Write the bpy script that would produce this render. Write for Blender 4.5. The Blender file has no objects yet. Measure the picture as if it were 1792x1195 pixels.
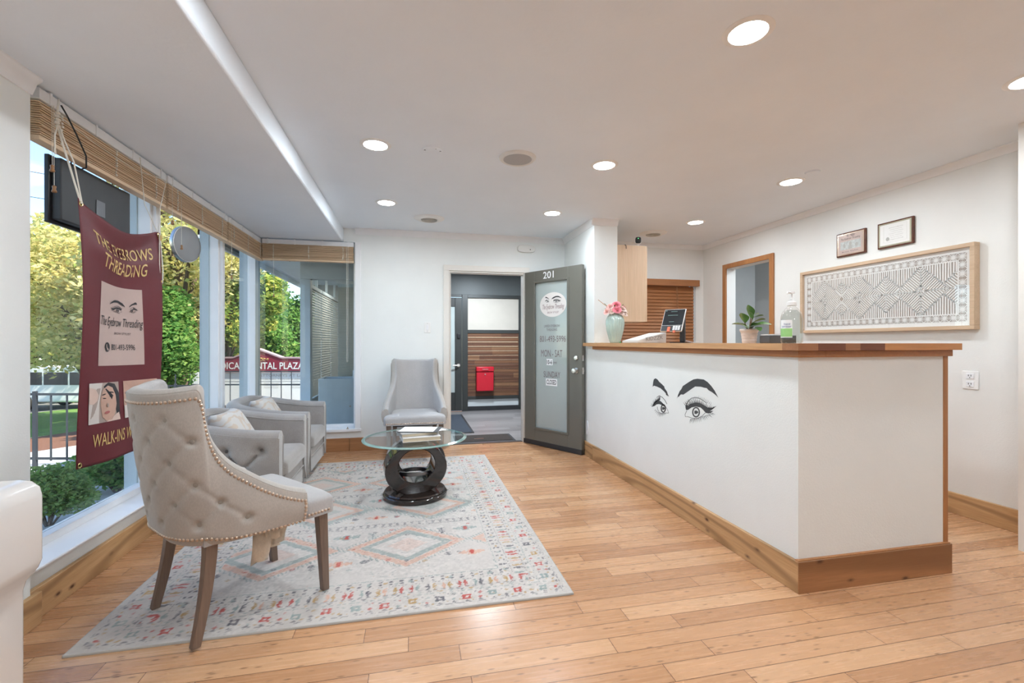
import bpy, bmesh, math, random
import numpy as np
from mathutils import Vector, Matrix, noise
PI = math.pi
random.seed(7)
C = bpy.context.scene.collection
S = bpy.context.scene
# ------------------------------------------------------------------ camera
cam_d = bpy.data.cameras.new('camera'); cam = bpy.data.objects.new('camera', cam_d); C.objects.link(cam)
cam.location = (0, 0, 1.2)
cam.rotation_euler = (PI/2, 0, -math.radians(12.33))
cam_d.lens = 796/1792*36; cam_d.sensor_width = 36; cam_d.clip_start = .05; cam_d.clip_end = 400
cam_d.shift_y = 1.5/1792
S.camera = cam
# ------------------------------------------------------------------ world, sun, exposure
W = bpy.data.worlds.new('world'); S.world = W; W.use_nodes = True
wn = W.node_tree.nodes; wl = W.node_tree.links; wn.clear()
sky = wn.new('ShaderNodeTexSky'); sky.sky_type = 'NISHITA'; sky.sun_disc = False
sky.sun_elevation = math.radians(48); sky.sun_rotation = math.radians(125); sky.dust_density = .15; sky.ozone_density = 3.0; sky.air_density = .9
bg = wn.new('ShaderNodeBackground'); bg.inputs[1].default_value = .42
wo = wn.new('ShaderNodeOutputWorld')
wtc = wn.new('ShaderNodeTexCoord'); wnz = wn.new('ShaderNodeTexNoise'); wnz.inputs['Scale'].default_value = 3.2; wnz.inputs['Detail'].default_value = 7
wmp = wn.new('ShaderNodeMapping'); wmp.inputs['Scale'].default_value = (1, 1, 3)
wrr = wn.new('ShaderNodeValToRGB'); wrr.color_ramp.elements[0].position = .56; wrr.color_ramp.elements[1].position = .78
wmx = wn.new('ShaderNodeMix'); wmx.data_type = 'RGBA'; wmx.inputs[7].default_value = (6.0, 6.3, 6.8, 1)
wl.new(wtc.outputs['Generated'], wmp.inputs[0]); wl.new(wmp.outputs[0], wnz.inputs['Vector']); wl.new(wnz.outputs[0], wrr.inputs[0])
wl.new(wrr.outputs[0], wmx.inputs[0]); wl.new(sky.outputs[0], wmx.inputs[6])
wl.new(wmx.outputs[2], bg.inputs[0]); wl.new(bg.outputs[0], wo.inputs[0])
sd = bpy.data.lights.new('sun', 'SUN'); sd.energy = 12.0; sd.angle = math.radians(.6); sd.color = (1, .9, .72)
so = bpy.data.objects.new('sun', sd); C.objects.link(so)
so.rotation_euler = Vector((-.58, .30, -.75)).to_track_quat('-Z', 'Y').to_euler()
S.view_settings.view_transform = 'Standard'; S.view_settings.look = 'None'; S.view_settings.gamma = 1
S.view_settings.use_curve_mapping = False; S.view_settings.exposure = 0.2
S.cycles.max_bounces = 10; S.cycles.diffuse_bounces = 6; S.cycles.transparent_max_bounces = 24
S.cycles.transmission_bounces = 8; S.cycles.glossy_bounces = 4; S.cycles.sample_clamp_indirect = 6
S.cycles.use_denoising = True
LAMP_POWER = 8.9
LAMP_COLOR = (.79, .905, 1.0)

# ------------------------------------------------------------------ materials
def nm(name):
    m = bpy.data.materials.new(name); m.use_nodes = True
    n = m.node_tree.nodes; l = m.node_tree.links
    return m, n, l, n['Principled BSDF']
def setp(p, **k):
    for a, v in k.items():
        a = {'base': 'Base Color', 'rough': 'Roughness', 'metal': 'Metallic', 'spec': 'Specular IOR Level', 'sheen': 'Sheen Weight', 'coat': 'Coat Weight',
             'coatr': 'Coat Roughness', 'trans': 'Transmission Weight', 'alpha': 'Alpha', 'ior': 'IOR', 'sss': 'Subsurface Weight'}.get(a, a)
        if a == 'Base Color' and len(v) == 3: v = (*v, 1)
        p.inputs[a].default_value = v
def coords(n, l, scale=(1, 1, 1), kind='Object', rot=(0, 0, 0)):
    t = n.new('ShaderNodeTexCoord'); m = n.new('ShaderNodeMapping')
    m.inputs['Scale'].default_value = scale; m.inputs['Rotation'].default_value = rot
    l.new(t.outputs[kind], m.inputs[0]); return m.outputs[0]
def tnoise(n, l, vec, scale, detail=4, rough=.55, dist=0):
    t = n.new('ShaderNodeTexNoise'); t.inputs['Scale'].default_value = scale; t.inputs['Detail'].default_value = detail
    t.inputs['Roughness'].default_value = rough; t.inputs['Distortion'].default_value = dist
    l.new(vec, t.inputs['Vector']); return t.outputs[0]
def ramp(n, l, fac, stops):
    r = n.new('ShaderNodeValToRGB'); e = r.color_ramp.elements
    while len(e) < len(stops): e.new(.5)
    for i, (p, c) in enumerate(stops): e[i].position = p; e[i].color = (*c, 1) if len(c) == 3 else c
    l.new(fac, r.inputs[0]); return r.outputs[0]
def mix(n, l, f, a, b, mode='MIX'):
    m = n.new('ShaderNodeMix'); m.data_type = 'RGBA'; m.blend_type = mode
    for idx, v in ((0, f), (6, a), (7, b)):
        if isinstance(v, (int, float)): m.inputs[idx].default_value = v
        elif isinstance(v, tuple): m.inputs[idx].default_value = (*v, 1) if len(v) == 3 else v
        else: l.new(v, m.inputs[idx])
    return m.outputs[2]
def mth(n, l, op, a, b=None, c=None):
    m = n.new('ShaderNodeMath'); m.operation = op
    for i, v in enumerate((a, b, c)):
        if v is None: continue
        if isinstance(v, (int, float)): m.inputs[i].default_value = v
        else: l.new(v, m.inputs[i])
    return m.outputs[0]
def bump(n, l, p, h, strength=.2, dist=.002):
    b = n.new('ShaderNodeBump'); b.inputs['Strength'].default_value = strength; b.inputs['Distance'].default_value = dist
    l.new(h, b.inputs['Height']); l.new(b.outputs[0], p.inputs['Normal'])

def plain(name, col, rough=.5, var=.04, scale=6, bmp=0, **k):
    m, n, l, p = nm(name); setp(p, rough=rough, **k)
    v = coords(n, l); f = tnoise(n, l, v, scale)
    lo = tuple(max(0, c*(1-var)) for c in col); hi = tuple(min(1, c*(1+var)) for c in col)
    l.new(ramp(n, l, f, [(.3, lo), (.7, hi)]), p.inputs['Base Color'])
    if bmp: bump(n, l, p, tnoise(n, l, v, bmp, 6), .25, .003)
    return m
def wood(name, c1, c2, axis=1, rough=.42, scale=1.0, knots=False, spec=.4, ring=True):
    m, n, l, p = nm(name); setp(p, rough=rough, spec=spec)
    sc = [9*scale]*3; sc[axis] = .8*scale
    v = coords(n, l, tuple(sc))
    f = tnoise(n, l, v, 2.2, 7, .6, .9)
    col = ramp(n, l, f, [(.3, c2), (.5, tuple((a+b)/2 for a, b in zip(c1, c2))), (.68, c1)])
    sc2 = [60*scale]*3; sc2[axis] = 2*scale
    g = tnoise(n, l, coords(n, l, tuple(sc2)), 3, 3)
    col = mix(n, l, .35, col, ramp(n, l, g, [(.3, tuple(c*.72 for c in c2)), (.7, c1)]), 'MIX')
    if ring:
        sc4 = [5*scale]*3; sc4[axis] = .45*scale
        wv = n.new('ShaderNodeTexWave'); wv.wave_type = 'RINGS'; wv.inputs['Scale'].default_value = 1.1; wv.inputs['Distortion'].default_value = 6
        wv.inputs['Detail'].default_value = 2; wv.inputs['Detail Scale'].default_value = .6
        l.new(coords(n, l, tuple(sc4)), wv.inputs['Vector'])
        col = mix(n, l, ramp(n, l, wv.outputs[0], [(.0, (.8,)*3), (.4, (0,)*3)]), col, tuple(c*.6 for c in c2))
    if knots:
        sc3 = [11.0]*3; sc3[axis] = 5.5
        vo = n.new('ShaderNodeTexVoronoi'); vo.inputs['Scale'].default_value = 1.0; vo.feature = 'F1'
        l.new(coords(n, l, tuple(sc3)), vo.inputs['Vector'])
        col = mix(n, l, ramp(n, l, vo.outputs['Distance'], [(.06, (1,)*3), (.09, (.5,)*3), (.17, (0,)*3)]), col, (.10, .04, .018))
    l.new(col, p.inputs['Base Color']); bump(n, l, p, g, .06, .001)
    return m
def fabric(name, c1, c2, scale=450, sheen=.25, rough=.85):
    m, n, l, p = nm(name); setp(p, rough=rough, sheen=sheen, spec=.2)
    v = coords(n, l); f = tnoise(n, l, v, 5, 4)
    g = tnoise(n, l, coords(n, l, (1, 1, .5)), scale*.45, 3)
    a = ramp(n, l, f, [(.3, c2), (.7, c1)])
    l.new(mix(n, l, ramp(n, l, g, [(.42, (.3,)*3), (.6, (0,)*3)]), a, tuple(c*.8 for c in c2)), p.inputs['Base Color'])
    bump(n, l, p, tnoise(n, l, v, scale, 2), .25, .001)
    return m
def emis(name, col, s):
    m, n, l, p = nm(name); setp(p, base=(.8, .8, .8)); p.inputs['Emission Color'].default_value = (*col, 1); p.inputs['Emission Strength'].default_value = s
    return m
def glassy(name, tint=(.97, .99, .985), rough=0.0, refl=1.0):
    m = bpy.data.materials.new(name); m.use_nodes = True; n = m.node_tree.nodes; l = m.node_tree.links; n.clear()
    o = n.new('ShaderNodeOutputMaterial'); t = n.new('ShaderNodeBsdfTransparent'); t.inputs[0].default_value = (*tint, 1)
    g = n.new('ShaderNodeBsdfGlossy'); g.inputs['Roughness'].default_value = rough
    fr = n.new('ShaderNodeLayerWeight'); fr.inputs[0].default_value = .5
    pw = n.new('ShaderNodeMath'); pw.operation = 'POWER'; pw.inputs[1].default_value = 5; l.new(fr.outputs['Facing'], pw.inputs[0])
    mm = n.new('ShaderNodeMath'); mm.operation = 'MULTIPLY_ADD'; mm.use_clamp = True; mm.inputs[1].default_value = .9*refl; mm.inputs[2].default_value = .035*refl; l.new(pw.outputs[0], mm.inputs[0])
    x = n.new('ShaderNodeMixShader'); l.new(mm.outputs[0], x.inputs[0]); l.new(t.outputs[0], x.inputs[1]); l.new(g.outputs[0], x.inputs[2]); l.new(x.outputs[0], o.inputs[0])
    return m
M = {}
M['wall'] = plain('wall paint', (.83, .85, .835), .6, .02, 3, 120)
M['wallwarm'] = plain('warm wall paint', (.80, .79, .76), .6, .02, 3, 120)
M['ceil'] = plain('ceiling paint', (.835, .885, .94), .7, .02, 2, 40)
M['trimw'] = plain('white trim paint', (.86, .86, .87), .35, .02)
M['trimcream'] = plain('cream trim paint', (.82, .79, .74), .4, .02)
M['pine_x'] = wood('pine along x', (.50, .25, .11), (.36, .16, .065), 0, .4, knots=True)
M['pine_y'] = wood('pine along y', (.66, .42, .22), (.52, .29, .125), 1, .4, knots=True)
M['cedar'] = wood('cedar trim', (.50, .23, .085), (.36, .14, .05), 2, .4, ring=False)
M['top1'] = wood('butcher block honey', (.66, .38, .19), (.55, .29, .13), 1, .3, ring=False)
M['top2'] = wood('butcher block amber', (.60, .27, .10), (.48, .19, .06), 0, .3, ring=False)
M['top3'] = wood('butcher block walnut', (.23, .075, .035), (.15, .05, .025), 0, .3, ring=False)
M['top4'] = wood('butcher block brown', (.42, .19, .09), (.32, .13, .055), 0, .3, ring=False)
M['maple'] = wood('maple veneer', (.76, .56, .385), (.68, .47, .30), 2, .4, scale=.6, ring=False)
M['oakframe'] = wood('pale oak', (.66, .48, .33), (.56, .39, .25), 1, .4, ring=False)
M['blindwood'] = wood('bamboo slat', (.86, .66, .46), (.72, .50, .31), 1, .5, ring=False)
M['blindwoodx'] = wood('bamboo slat x', (.86, .66, .46), (.72, .50, .31), 0, .5, ring=False)
M['redwood'] = wood('russet slat', (.44, .19, .075), (.34, .135, .05), 0, .45, ring=False)
M['legwood'] = wood('weathered leg wood', (.25, .175, .13), (.18, .12, .09), 2, .5, ring=False)
M['darkwood'] = plain('espresso lacquer', (.022, .014, .012), .12, .1, coat=.6)
M['linen'] = fabric('oatmeal linen', (.50, .465, .425), (.44, .405, .37))
M['linenin'] = fabric('pale grey linen', (.50, .485, .48), (.45, .435, .43))
M['velvet'] = fabric('grey chenille', (.435, .405, .38), (.335, .305, .28), 500, .5)
M['velvetbtn'] = fabric('grey button', (.26, .235, .23), (.2, .18, .17), 500, .3)
M['linenbtn'] = fabric('linen button', (.42, .385, .34), (.36, .33, .29), 500, .3)
M['copper'] = plain('antique brass', (.60, .47, .37), .3, .1, metal=1.0)
M['brass'] = plain('brass grommet', (.75, .58, .25), .25, .1, metal=1.0)
M['nickel'] = plain('brushed nickel', (.72, .69, .66), .28, .05, metal=1.0)
M['steel'] = plain('dark steel', (.2, .2, .21), .35, .05, metal=1.0)
M['white'] = plain('white plastic', (.86, .85, .83), .35, .02)
M['gloss'] = plain('glossy white lacquer', (.74, .715, .69), .12, .01, coat=.5)
M['offw'] = plain('off white plastic', (.78, .77, .74), .45, .02)
M['black'] = plain('black plastic', (.02, .02, .022), .35, .1)
M['black2'] = plain('matte black', (.03, .03, .033), .6, .1)
M['charcoal'] = plain('charcoal shell', (.05, .052, .056), .5, .1)
M['screen'] = plain('dark screen glass', (.015, .02, .025), .08, .1, coat=.5)
M['doorgrey'] = plain('olive grey door paint', (.145, .14, .118), .4, .03, 5)
M['hallgrey'] = plain('slate grey hall paint', (.115, .125, .125), .45, .04, 5)
M['halldark'] = plain('dark hall frame paint', (.04, .042, .04), .4, .04, 5)
M['hallbeige'] = plain('beige panel', (.60, .54, .47), .5, .03)
M['closet'] = plain('closet grey paint', (.42, .425, .42), .6, .03)
M['maroon'] = plain('maroon vinyl', (.125, .012, .018), .5, .06, 3)
M['gold'] = plain('gold print', (.62, .44, .16), .45, .05)
M['pinkpanel'] = plain('blush print', (.50, .37, .33), .45, .03)
M['ink'] = plain('black print', (.03, .027, .03), .5, .1)
M['vinyl'] = plain('charcoal wall decal', (.055, .057, .06), .5, .1)
M['skin'] = plain('printed skin tone', (.55, .34, .26), .45, .1, 8)
M['skinlight'] = plain('printed pale skin', (.64, .47, .40), .45, .1, 8)
M['lips'] = plain('printed lips', (.42, .12, .11), .4, .1)
M['towel'] = plain('printed white towel', (.62, .56, .52), .5, .05)
M['photobg'] = plain('photo backdrop', (.38, .30, .26), .5, .1)
M['red'] = plain('red enamel', (.62, .012, .03), .3, .03)
M['paper'] = plain('paper', (.80, .78, .75), .6, .02)
M['paperedge'] = plain('cream page edges', (.66, .57, .42), .7, .06, 200)
M['bookgrey'] = plain('grey book cover', (.42, .40, .37), .5, .03)
M['bookwhite'] = plain('white book cover', (.76, .74, .72), .4, .03)
M['glass'] = glassy('window glass', refl=.8)
M['tableglass'] = glassy('table glass', (.972, .99, .984), refl=.8)
M['glassedge'] = plain('green glass edge', (.36, .56, .51), .08, .05, trans=.55)
M['frost'] = plain('frosted glass', (.50, .56, .55), .12, .03, trans=.0, coat=.5)
M['ceramic'] = plain('celadon glaze', (.46, .58, .52), .16, .08, 10, coat=.6)
M['pot'] = plain('pale ribbed clay', (.78, .66, .60), .5, .04)
M['leaf'] = plain('succulent leaf', (.11, .22, .06), .35, .35, 15)
M['leafb'] = plain('pale leaf underside', (.30, .44, .20), .4, .2, 15)
M['stem'] = plain('stem', (.16, .09, .04), .6, .1)
M['petal'] = plain('blush petal', (.85, .52, .47), .6, .15, 30)
M['petalpale'] = plain('pale petal', (.86, .68, .60), .6, .15, 30)
M['petalhot'] = plain('rose pink petal', (.82, .26, .31), .6, .2, 30)
M['straw'] = plain('dried grass', (.55, .30, .13), .6, .1)
M['clear'] = glassy('clear plastic', (.93, .93, .925), .05, 2.2)
M['gel'] = glassy('clear gel', (.86, .88, .86), .0, .4)
M['labelgreen'] = plain('green label', (.30, .60, .22), .4, .15, 12)
M['labelwhite'] = plain('white label', (.82, .84, .85), .4, .02)
M['ribbon'] = fabric('sheer ribbon', (.80, .70, .58), (.72, .62, .50), 300)
M['cord'] = plain('blind cord', (.78, .74, .66), .7, .05)
M['tassel'] = plain('wood tassel', (.34, .17, .07), .4, .1)
M['matblue'] = plain('blue grey doormat', (.045, .055, .075), .9, .25, 60, 300)
M['matbrown'] = plain('brown doormat', (.05, .036, .03), .95, .3, 60, 300)
M['cabdesk'] = plain('taupe laminate', (.36, .33, .30), .5)
M['trunk'] = plain('bark', (.10, .07, .05), .9, .3, 20, 30)
M['vanpaint'] = plain('white van paint', (.75, .76, .78), .25, .02, coat=.4)
M['vanglass'] = plain('dark van glass', (.03, .035, .04), .08, .1)
M['tyre'] = plain('tyre rubber', (.02, .02, .02), .8)
M['redlens'] = plain('red lens', (.55, .03, .02), .2)
M['ironwork'] = plain('black ironwork', (.03, .035, .045), .5)
M['extgrey'] = plain('blue grey exterior paint', (.46, .52, .55), .55, .04, 4)
M['extlight'] = plain('pale exterior paint', (.60, .65, .68), .55, .04, 4)
M['extdark'] = plain('grey soffit metal', (.16, .17, .175), .45, .06, 4)
M['blindgrey'] = plain('grey metal slat', (.60, .58, .53), .4, .05)
M['dark'] = plain('dark interior', (.03, .03, .03), .8)
M['signmaroon'] = plain('maroon sign face', (.22, .02, .045), .4, .04)
M['signwhite'] = plain('white sign face', (.70, .73, .74), .4, .03)
M['concrete'] = plain('concrete', (.42, .44, .45), .85, .12, 5, 60)
M['mulch'] = plain('bark mulch', (.15, .065, .04), .95, .35, 40, 60)
M['lawn'] = plain('lawn', (.10, .20, .035), .9, .3, 12, 80)
M['asphalt'] = plain('asphalt', (.22, .22, .23), .9, .1, 10, 80)
M['brick'] = plain('distant masonry', (.40, .28, .22), .9, .1, 3)

def foliage(name, c1, c2, c3):
    m = bpy.data.materials.new(name); m.use_nodes = True; n = m.node_tree.nodes; l = m.node_tree.links; n.clear()
    o = n.new('ShaderNodeOutputMaterial'); g = n.new('ShaderNodeNewGeometry')
    col = ramp(n, l, g.outputs['Random Per Island'], [(.0, c1), (.5, c2), (1, c3)])
    f = tnoise(n, l, coords(n, l), .8, 3)
    col = mix(n, l, ramp(n, l, f, [(.5, (0,)*3), (.7, (.6,)*3)]), col, c3)
    d = n.new('ShaderNodeBsdfDiffuse'); t = n.new('ShaderNodeBsdfTranslucent'); x = n.new('ShaderNodeMixShader'); x.inputs[0].default_value = .5
    l.new(col, d.inputs[0]); l.new(col, t.inputs[0]); l.new(d.outputs[0], x.inputs[1]); l.new(t.outputs[0], x.inputs[2]); l.new(x.outputs[0], o.inputs[0])
    return m
M['fyellow'] = foliage('yellow autumn leaves', (.66, .56, .20), (.78, .70, .36), (.38, .44, .15))
M['fmix'] = foliage('yellow green leaves', (.62, .55, .14), (.30, .40, .10), (.16, .27, .07))
M['fgreen'] = foliage('green leaves', (.10, .24, .06), (.17, .34, .09), (.30, .40, .12))
M['fdark'] = foliage('dark blue green leaves', (.08, .16, .08), (.14, .24, .11), (.22, .31, .13))
M['fbush'] = foliage('shrub leaves', (.20, .36, .10), (.36, .46, .16), (.14, .26, .09))

def floor_mat(name, stops, W_, L_, mortar, rough, marks=True, gap=.0026):
    m, n, l, p = nm(name); setp(p, rough=rough, spec=.5)
    t = n.new('ShaderNodeTexCoord'); sx = n.new('ShaderNodeSeparateXYZ'); l.new(t.outputs['Object'], sx.inputs[0])
    row = mth(n, l, 'FLOOR', mth(n, l, 'DIVIDE', sx.outputs[1], W_))
    wnn = n.new('ShaderNodeTexWhiteNoise'); wnn.noise_dimensions = '1D'; l.new(row, wnn.inputs['W'])
    xs = mth(n, l, 'ADD', mth(n, l, 'DIVIDE', sx.outputs[0], L_), mth(n, l, 'MULTIPLY', wnn.outputs[0], 7.0))
    col_i = mth(n, l, 'FLOOR', xs)
    cb = n.new('ShaderNodeCombineXYZ'); l.new(col_i, cb.inputs[0]); l.new(row, cb.inputs[1])
    w2 = n.new('ShaderNodeTexWhiteNoise'); w2.noise_dimensions = '2D'; l.new(cb.outputs[0], w2.inputs['Vector'])
    base = ramp(n, l, w2.outputs[0], stops)
    fx = mth(n, l, 'MULTIPLY', mth(n, l, 'FRACT', xs), L_); fy = mth(n, l, 'MULTIPLY', mth(n, l, 'FRACT', mth(n, l, 'DIVIDE', sx.outputs[1], W_)), W_)
    e = mth(n, l, 'MINIMUM', mth(n, l, 'MINIMUM', fx, mth(n, l, 'SUBTRACT', L_, fx)), mth(n, l, 'MINIMUM', fy, mth(n, l, 'SUBTRACT', W_, fy)))
    gapm = mth(n, l, 'LESS_THAN', e, gap/2)
    gv = n.new('ShaderNodeCombineXYZ'); l.new(mth(n, l, 'ADD', mth(n, l, 'MULTIPLY', sx.outputs[0], 2.5), mth(n, l, 'MULTIPLY', w2.outputs[0], 50)), gv.inputs[0]); l.new(mth(n, l, 'MULTIPLY', sx.outputs[1], 55), gv.inputs[1])
    g = tnoise(n, l, gv.outputs[0], 1.0, 5)
    base = mix(n, l, .15, base, ramp(n, l, g, [(.3, tuple(c*.72 for c in stops[0][1])), (.7, stops[-1][1])]))
    if marks:
        vo = n.new('ShaderNodeTexVoronoi'); vo.inputs['Scale'].default_value = 1
        mv = n.new('ShaderNodeCombineXYZ'); l.new(mth(n, l, 'MULTIPLY', sx.outputs[0], 13), mv.inputs[0]); l.new(mth(n, l, 'MULTIPLY', sx.outputs[1], 42), mv.inputs[1]); l.new(mv.outputs[0], vo.inputs['Vector'])
        mk = mth(n, l, 'MULTIPLY', ramp(n, l, vo.outputs['Distance'], [(.10, (1,)*3), (.24, (0,)*3)]), ramp(n, l, tnoise(n, l, gv.outputs[0], .7, 2), [(.38, (0,)*3), (.55, (.8,)*3)]))
        base = mix(n, l, mk, base, tuple(c*.52 for c in stops[0][1]))
    l.new(mix(n, l, gapm, base, mortar), p.inputs['Base Color'])
    rr = ramp(n, l, g, [(.3, (rough*.8,)*3), (.7, (rough*1.25,)*3)]); l.new(rr, p.inputs['Roughness'])
    bump(n, l, p, mth(n, l, 'SUBTRACT', 1, gapm), .3, .001)
    return m
M['floor'] = floor_mat('bamboo plank floor', [(0, (.47, .235, .115)), (.35, (.56, .295, .148)), (.7, (.62, .34, .178)), (1, (.68, .40, .22))], .0905, .93, (.12, .05, .025), .26)
M['hallfloor'] = floor_mat('grey hall plank', [(0, (.22, .20, .20)), (.5, (.30, .275, .27)), (1, (.36, .33, .325))], .14, 1.2, (.10, .09, .09), .35, False)
M['reclaimed'] = None

# ------------------------------------------------------------------ mesh builder
class MB:
    def __init__(s, org=(0, 0, 0)):
        s.v = []; s.f = []; s.mi = []; s.o = Vector(org); s.cur = 0; s.T = None
    def add(s, vs, fs):
        b = len(s.v)
        for q in vs:
            q = Vector(q)
            if s.T is not None: q = s.T @ q
            s.v.append(q - s.o)
        for f in fs: s.f.append([b+i for i in f]); s.mi.append(s.cur)
    def box(s, x0, x1, y0, y1, z0, z1, M4=None):
        vs = [Vector((x, y, z)) for x in (x0, x1) for y in (y0, y1) for z in (z0, z1)]
        if M4 is not None: vs = [M4 @ q for q in vs]
        s.add(vs, [(0, 1, 3, 2), (4, 6, 7, 5), (0, 4, 5, 1), (2, 3, 7, 6), (0, 2, 6, 4), (1, 5, 7, 3)])
        return s
    def bar(s, a, b, w, h, up=(0, 0, 1)):
        a = Vector(a); b = Vector(b); d = (b-a).normalized(); u = Vector(up)
        if abs(d.dot(u)) > .95: u = Vector((1, 0, 0))
        r = d.cross(u).normalized()*w/2; u = r.cross(d).normalized()*h/2
        vs = [p+i*r+j*u for p in (a, b) for i, j in ((-1, -1), (1, -1), (1, 1), (-1, 1))]
        s.add(vs, [(0, 1, 2, 3), (7, 6, 5, 4), (0, 4, 5, 1), (1, 5, 6, 2), (2, 6, 7, 3), (3, 7, 4, 0)]); return s
    def tube(s, pts, r, n=8, cap=True):
        pts = [Vector(p) for p in pts]; rr = r if isinstance(r, (list, tuple)) else [r]*len(pts)
        rings = []; prev = None
        for i, p in enumerate(pts):
            d = (pts[min(i+1, len(pts)-1)]-pts[max(i-1, 0)]).normalized()
            u = Vector((0, 0, 1)) if abs(d.z) < .9 else Vector((1, 0, 0))
            if prev is not None: u = prev
            a = d.cross(u)
            if a.length < 1e-5: a = d.cross(Vector((0, 1, 0)))
            a.normalize(); b = a.cross(d).normalized(); prev = b
            rings.append([p+rr[i]*(math.cos(t)*a+math.sin(t)*b) for t in [2*PI*k/n for k in range(n)]])
        vs = [q for R_ in rings for q in R_]; fs = []
        for i in range(len(pts)-1):
            for k in range(n): fs.append((i*n+k, i*n+(k+1) % n, (i+1)*n+(k+1) % n, (i+1)*n+k))
        if cap: fs.append(tuple(range(n-1, -1, -1))); fs.append(tuple((len(pts)-1)*n+k for k in range(n)))
        s.add(vs, fs); return s
    def lathe(s, prof, c=(0, 0, 0), n=32, rfun=None, M4=None, cap=True):
        vs = []; fs = []
        for r, z in prof:
            for k in range(n):
                t = 2*PI*k/n; R_ = r*(rfun(t, z) if rfun else 1)
                q = Vector((R_*math.cos(t), R_*math.sin(t), z))
                if M4 is not None: q = M4 @ q
                vs.append(q+Vector(c))
        for i in range(len(prof)-1):
            for k in range(n): fs.append((i*n+k, i*n+(k+1) % n, (i+1)*n+(k+1) % n, (i+1)*n+k))
        if cap and prof[0][0] > 1e-4: fs.append(tuple(range(n-1, -1, -1)))
        if cap and prof[-1][0] > 1e-4: fs.append(tuple((len(prof)-1)*n+k for k in range(n)))
        s.add(vs, fs); return s
    def prism(s, poly, fn, depth):
        """2-D polygon -> solid; fn(u, v, h) maps to 3-D"""
        n = len(poly)
        vs = [fn(u, v, 0) for u, v in poly]+[fn(u, v, depth) for u, v in poly]
        fs = [tuple(range(n)), tuple(range(2*n-1, n-1, -1))]+[(k, n+k, n+(k+1) % n, (k+1) % n) for k in range(n)]
        s.add(vs, fs); return s
    def grid(s, fn, nu, nv, cu=False, cv=False):
        vs = [fn(i/(nu if cu else nu-1), j/(nv if cv else nv-1)) for i in range(nu) for j in range(nv)]
        fs = []
        for i in range(nu if cu else nu-1):
            for j in range(nv if cv else nv-1):
                fs.append((i*nv+j, ((i+1) % nu)*nv+j, ((i+1) % nu)*nv+(j+1) % nv, i*nv+(j+1) % nv))
        s.add(vs, fs); return s
    def ball(s, c, r, n=10, sq=(1, 1, 1)):
        m = max(4, n//2)
        s.grid(lambda a, b: Vector(c)+Vector((r*sq[0]*math.sin(PI*b)*math.cos(2*PI*a), r*sq[1]*math.sin(PI*b)*math.sin(2*PI*a), r*sq[2]*math.cos(PI*b))), n, m+1, cu=True); return s
    def split(s, name, mat, parent=None, per=1, **k):
        """one object for each run of `per` loose pieces"""
        par = list(range(len(s.v)))
        def find(i):
            while par[i] != i: par[i] = par[par[i]]; i = par[i]
            return i
        for f in s.f:
            r0 = find(f[0])
            for j in f[1:]:
                rj = find(j)
                if rj != r0: par[max(r0, rj)] = min(r0, rj); r0 = min(r0, rj)
        comp = {}
        for fi, f in enumerate(s.f): comp.setdefault(find(f[0]), []).append(fi)
        keys = sorted(comp); out = []
        for i in range(0, len(keys), per):
            m = MB(s.o)
            for q in keys[i:i+per]:
                idx = {}
                for fi in comp[q]:
                    for j in s.f[fi]:
                        if j not in idx: idx[j] = len(m.v); m.v.append(s.v[j])
                    m.f.append([idx[j] for j in s.f[fi]]); m.mi.append(s.mi[fi] if s.mi else 0)
            out.append(m.build(name, mat, parent, **k))
        return out
    def build(s, name, mat, parent=None, smooth=35, bevel=0, seg=2, loc=None, sub=0, merge=False, flip=True):
        me = bpy.data.meshes.new(name)
        me.from_pydata([tuple(q) for q in s.v], [], s.f)
        mats = mat if isinstance(mat, (list, tuple)) else [mat]
        for m in mats: me.materials.append(m)
        if len(mats) > 1: me.polygons.foreach_set('material_index', s.mi)
        bm = bmesh.new(); bm.from_mesh(me)
        if merge: bmesh.ops.remove_doubles(bm, verts=bm.verts, dist=1e-5)
        if flip: bmesh.ops.recalc_face_normals(bm, faces=bm.faces)
        bm.to_mesh(me); bm.free()
        if smooth:
            me.polygons.foreach_set('use_smooth', [True]*len(me.polygons)); me.set_sharp_from_angle(angle=math.radians(smooth))
        o = bpy.data.objects.new(name, me); C.objects.link(o)
        if parent is not None: o.parent = parent
        o.location = loc if loc is not None else (s.o if parent is None else (0, 0, 0))
        if parent is not None and loc is None: o.location = (0, 0, 0)
        if bevel:
            b = o.modifiers.new('b', 'BEVEL'); b.width = bevel; b.segments = seg; b.limit_method = 'ANGLE'; b.angle_limit = math.radians(40)
        if sub:
            d = o.modifiers.new('s', 'SUBSURF'); d.levels = sub; d.render_levels = sub
        return o
def thing(name, label, cat, loc=(0, 0, 0), rz=0, group=None):
    o = bpy.data.objects.new(name, None); C.objects.link(o); o.location = loc; o.rotation_euler = (0, 0, rz); o.empty_display_size = .1
    return tag(o, label, cat, group)
def tag(o, label, cat, group=None, kind=None):
    o['label'] = label; o['category'] = cat
    if group: o['group'] = group
    if kind: o['kind'] = kind
    return o
def struct(o, label=None):
    o['kind'] = 'structure'
    if label: o['label'] = label; o['category'] = o.name.split('_')[0]
    return o
def part_label(o, l): o['label'] = l; return o
def copy_tree(o, parent=None):
    c = o.copy(); C.objects.link(c)
    if parent is not None: c.parent = parent
    for ch in [q for q in bpy.data.objects if q.parent == o and q != c]: copy_tree(ch, c)
    return c
def qbox(name, mat, x0, x1, y0, y1, z0, z1, parent=None, bevel=0, org=None, label=None):
    if org is None: org = ((x0+x1)/2, (y0+y1)/2, z0) if parent is None else tuple(parent.location)
    m = MB(org).box(x0, x1, y0, y1, z0, z1)
    return m.build(name, mat, parent, bevel=bevel)
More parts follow.
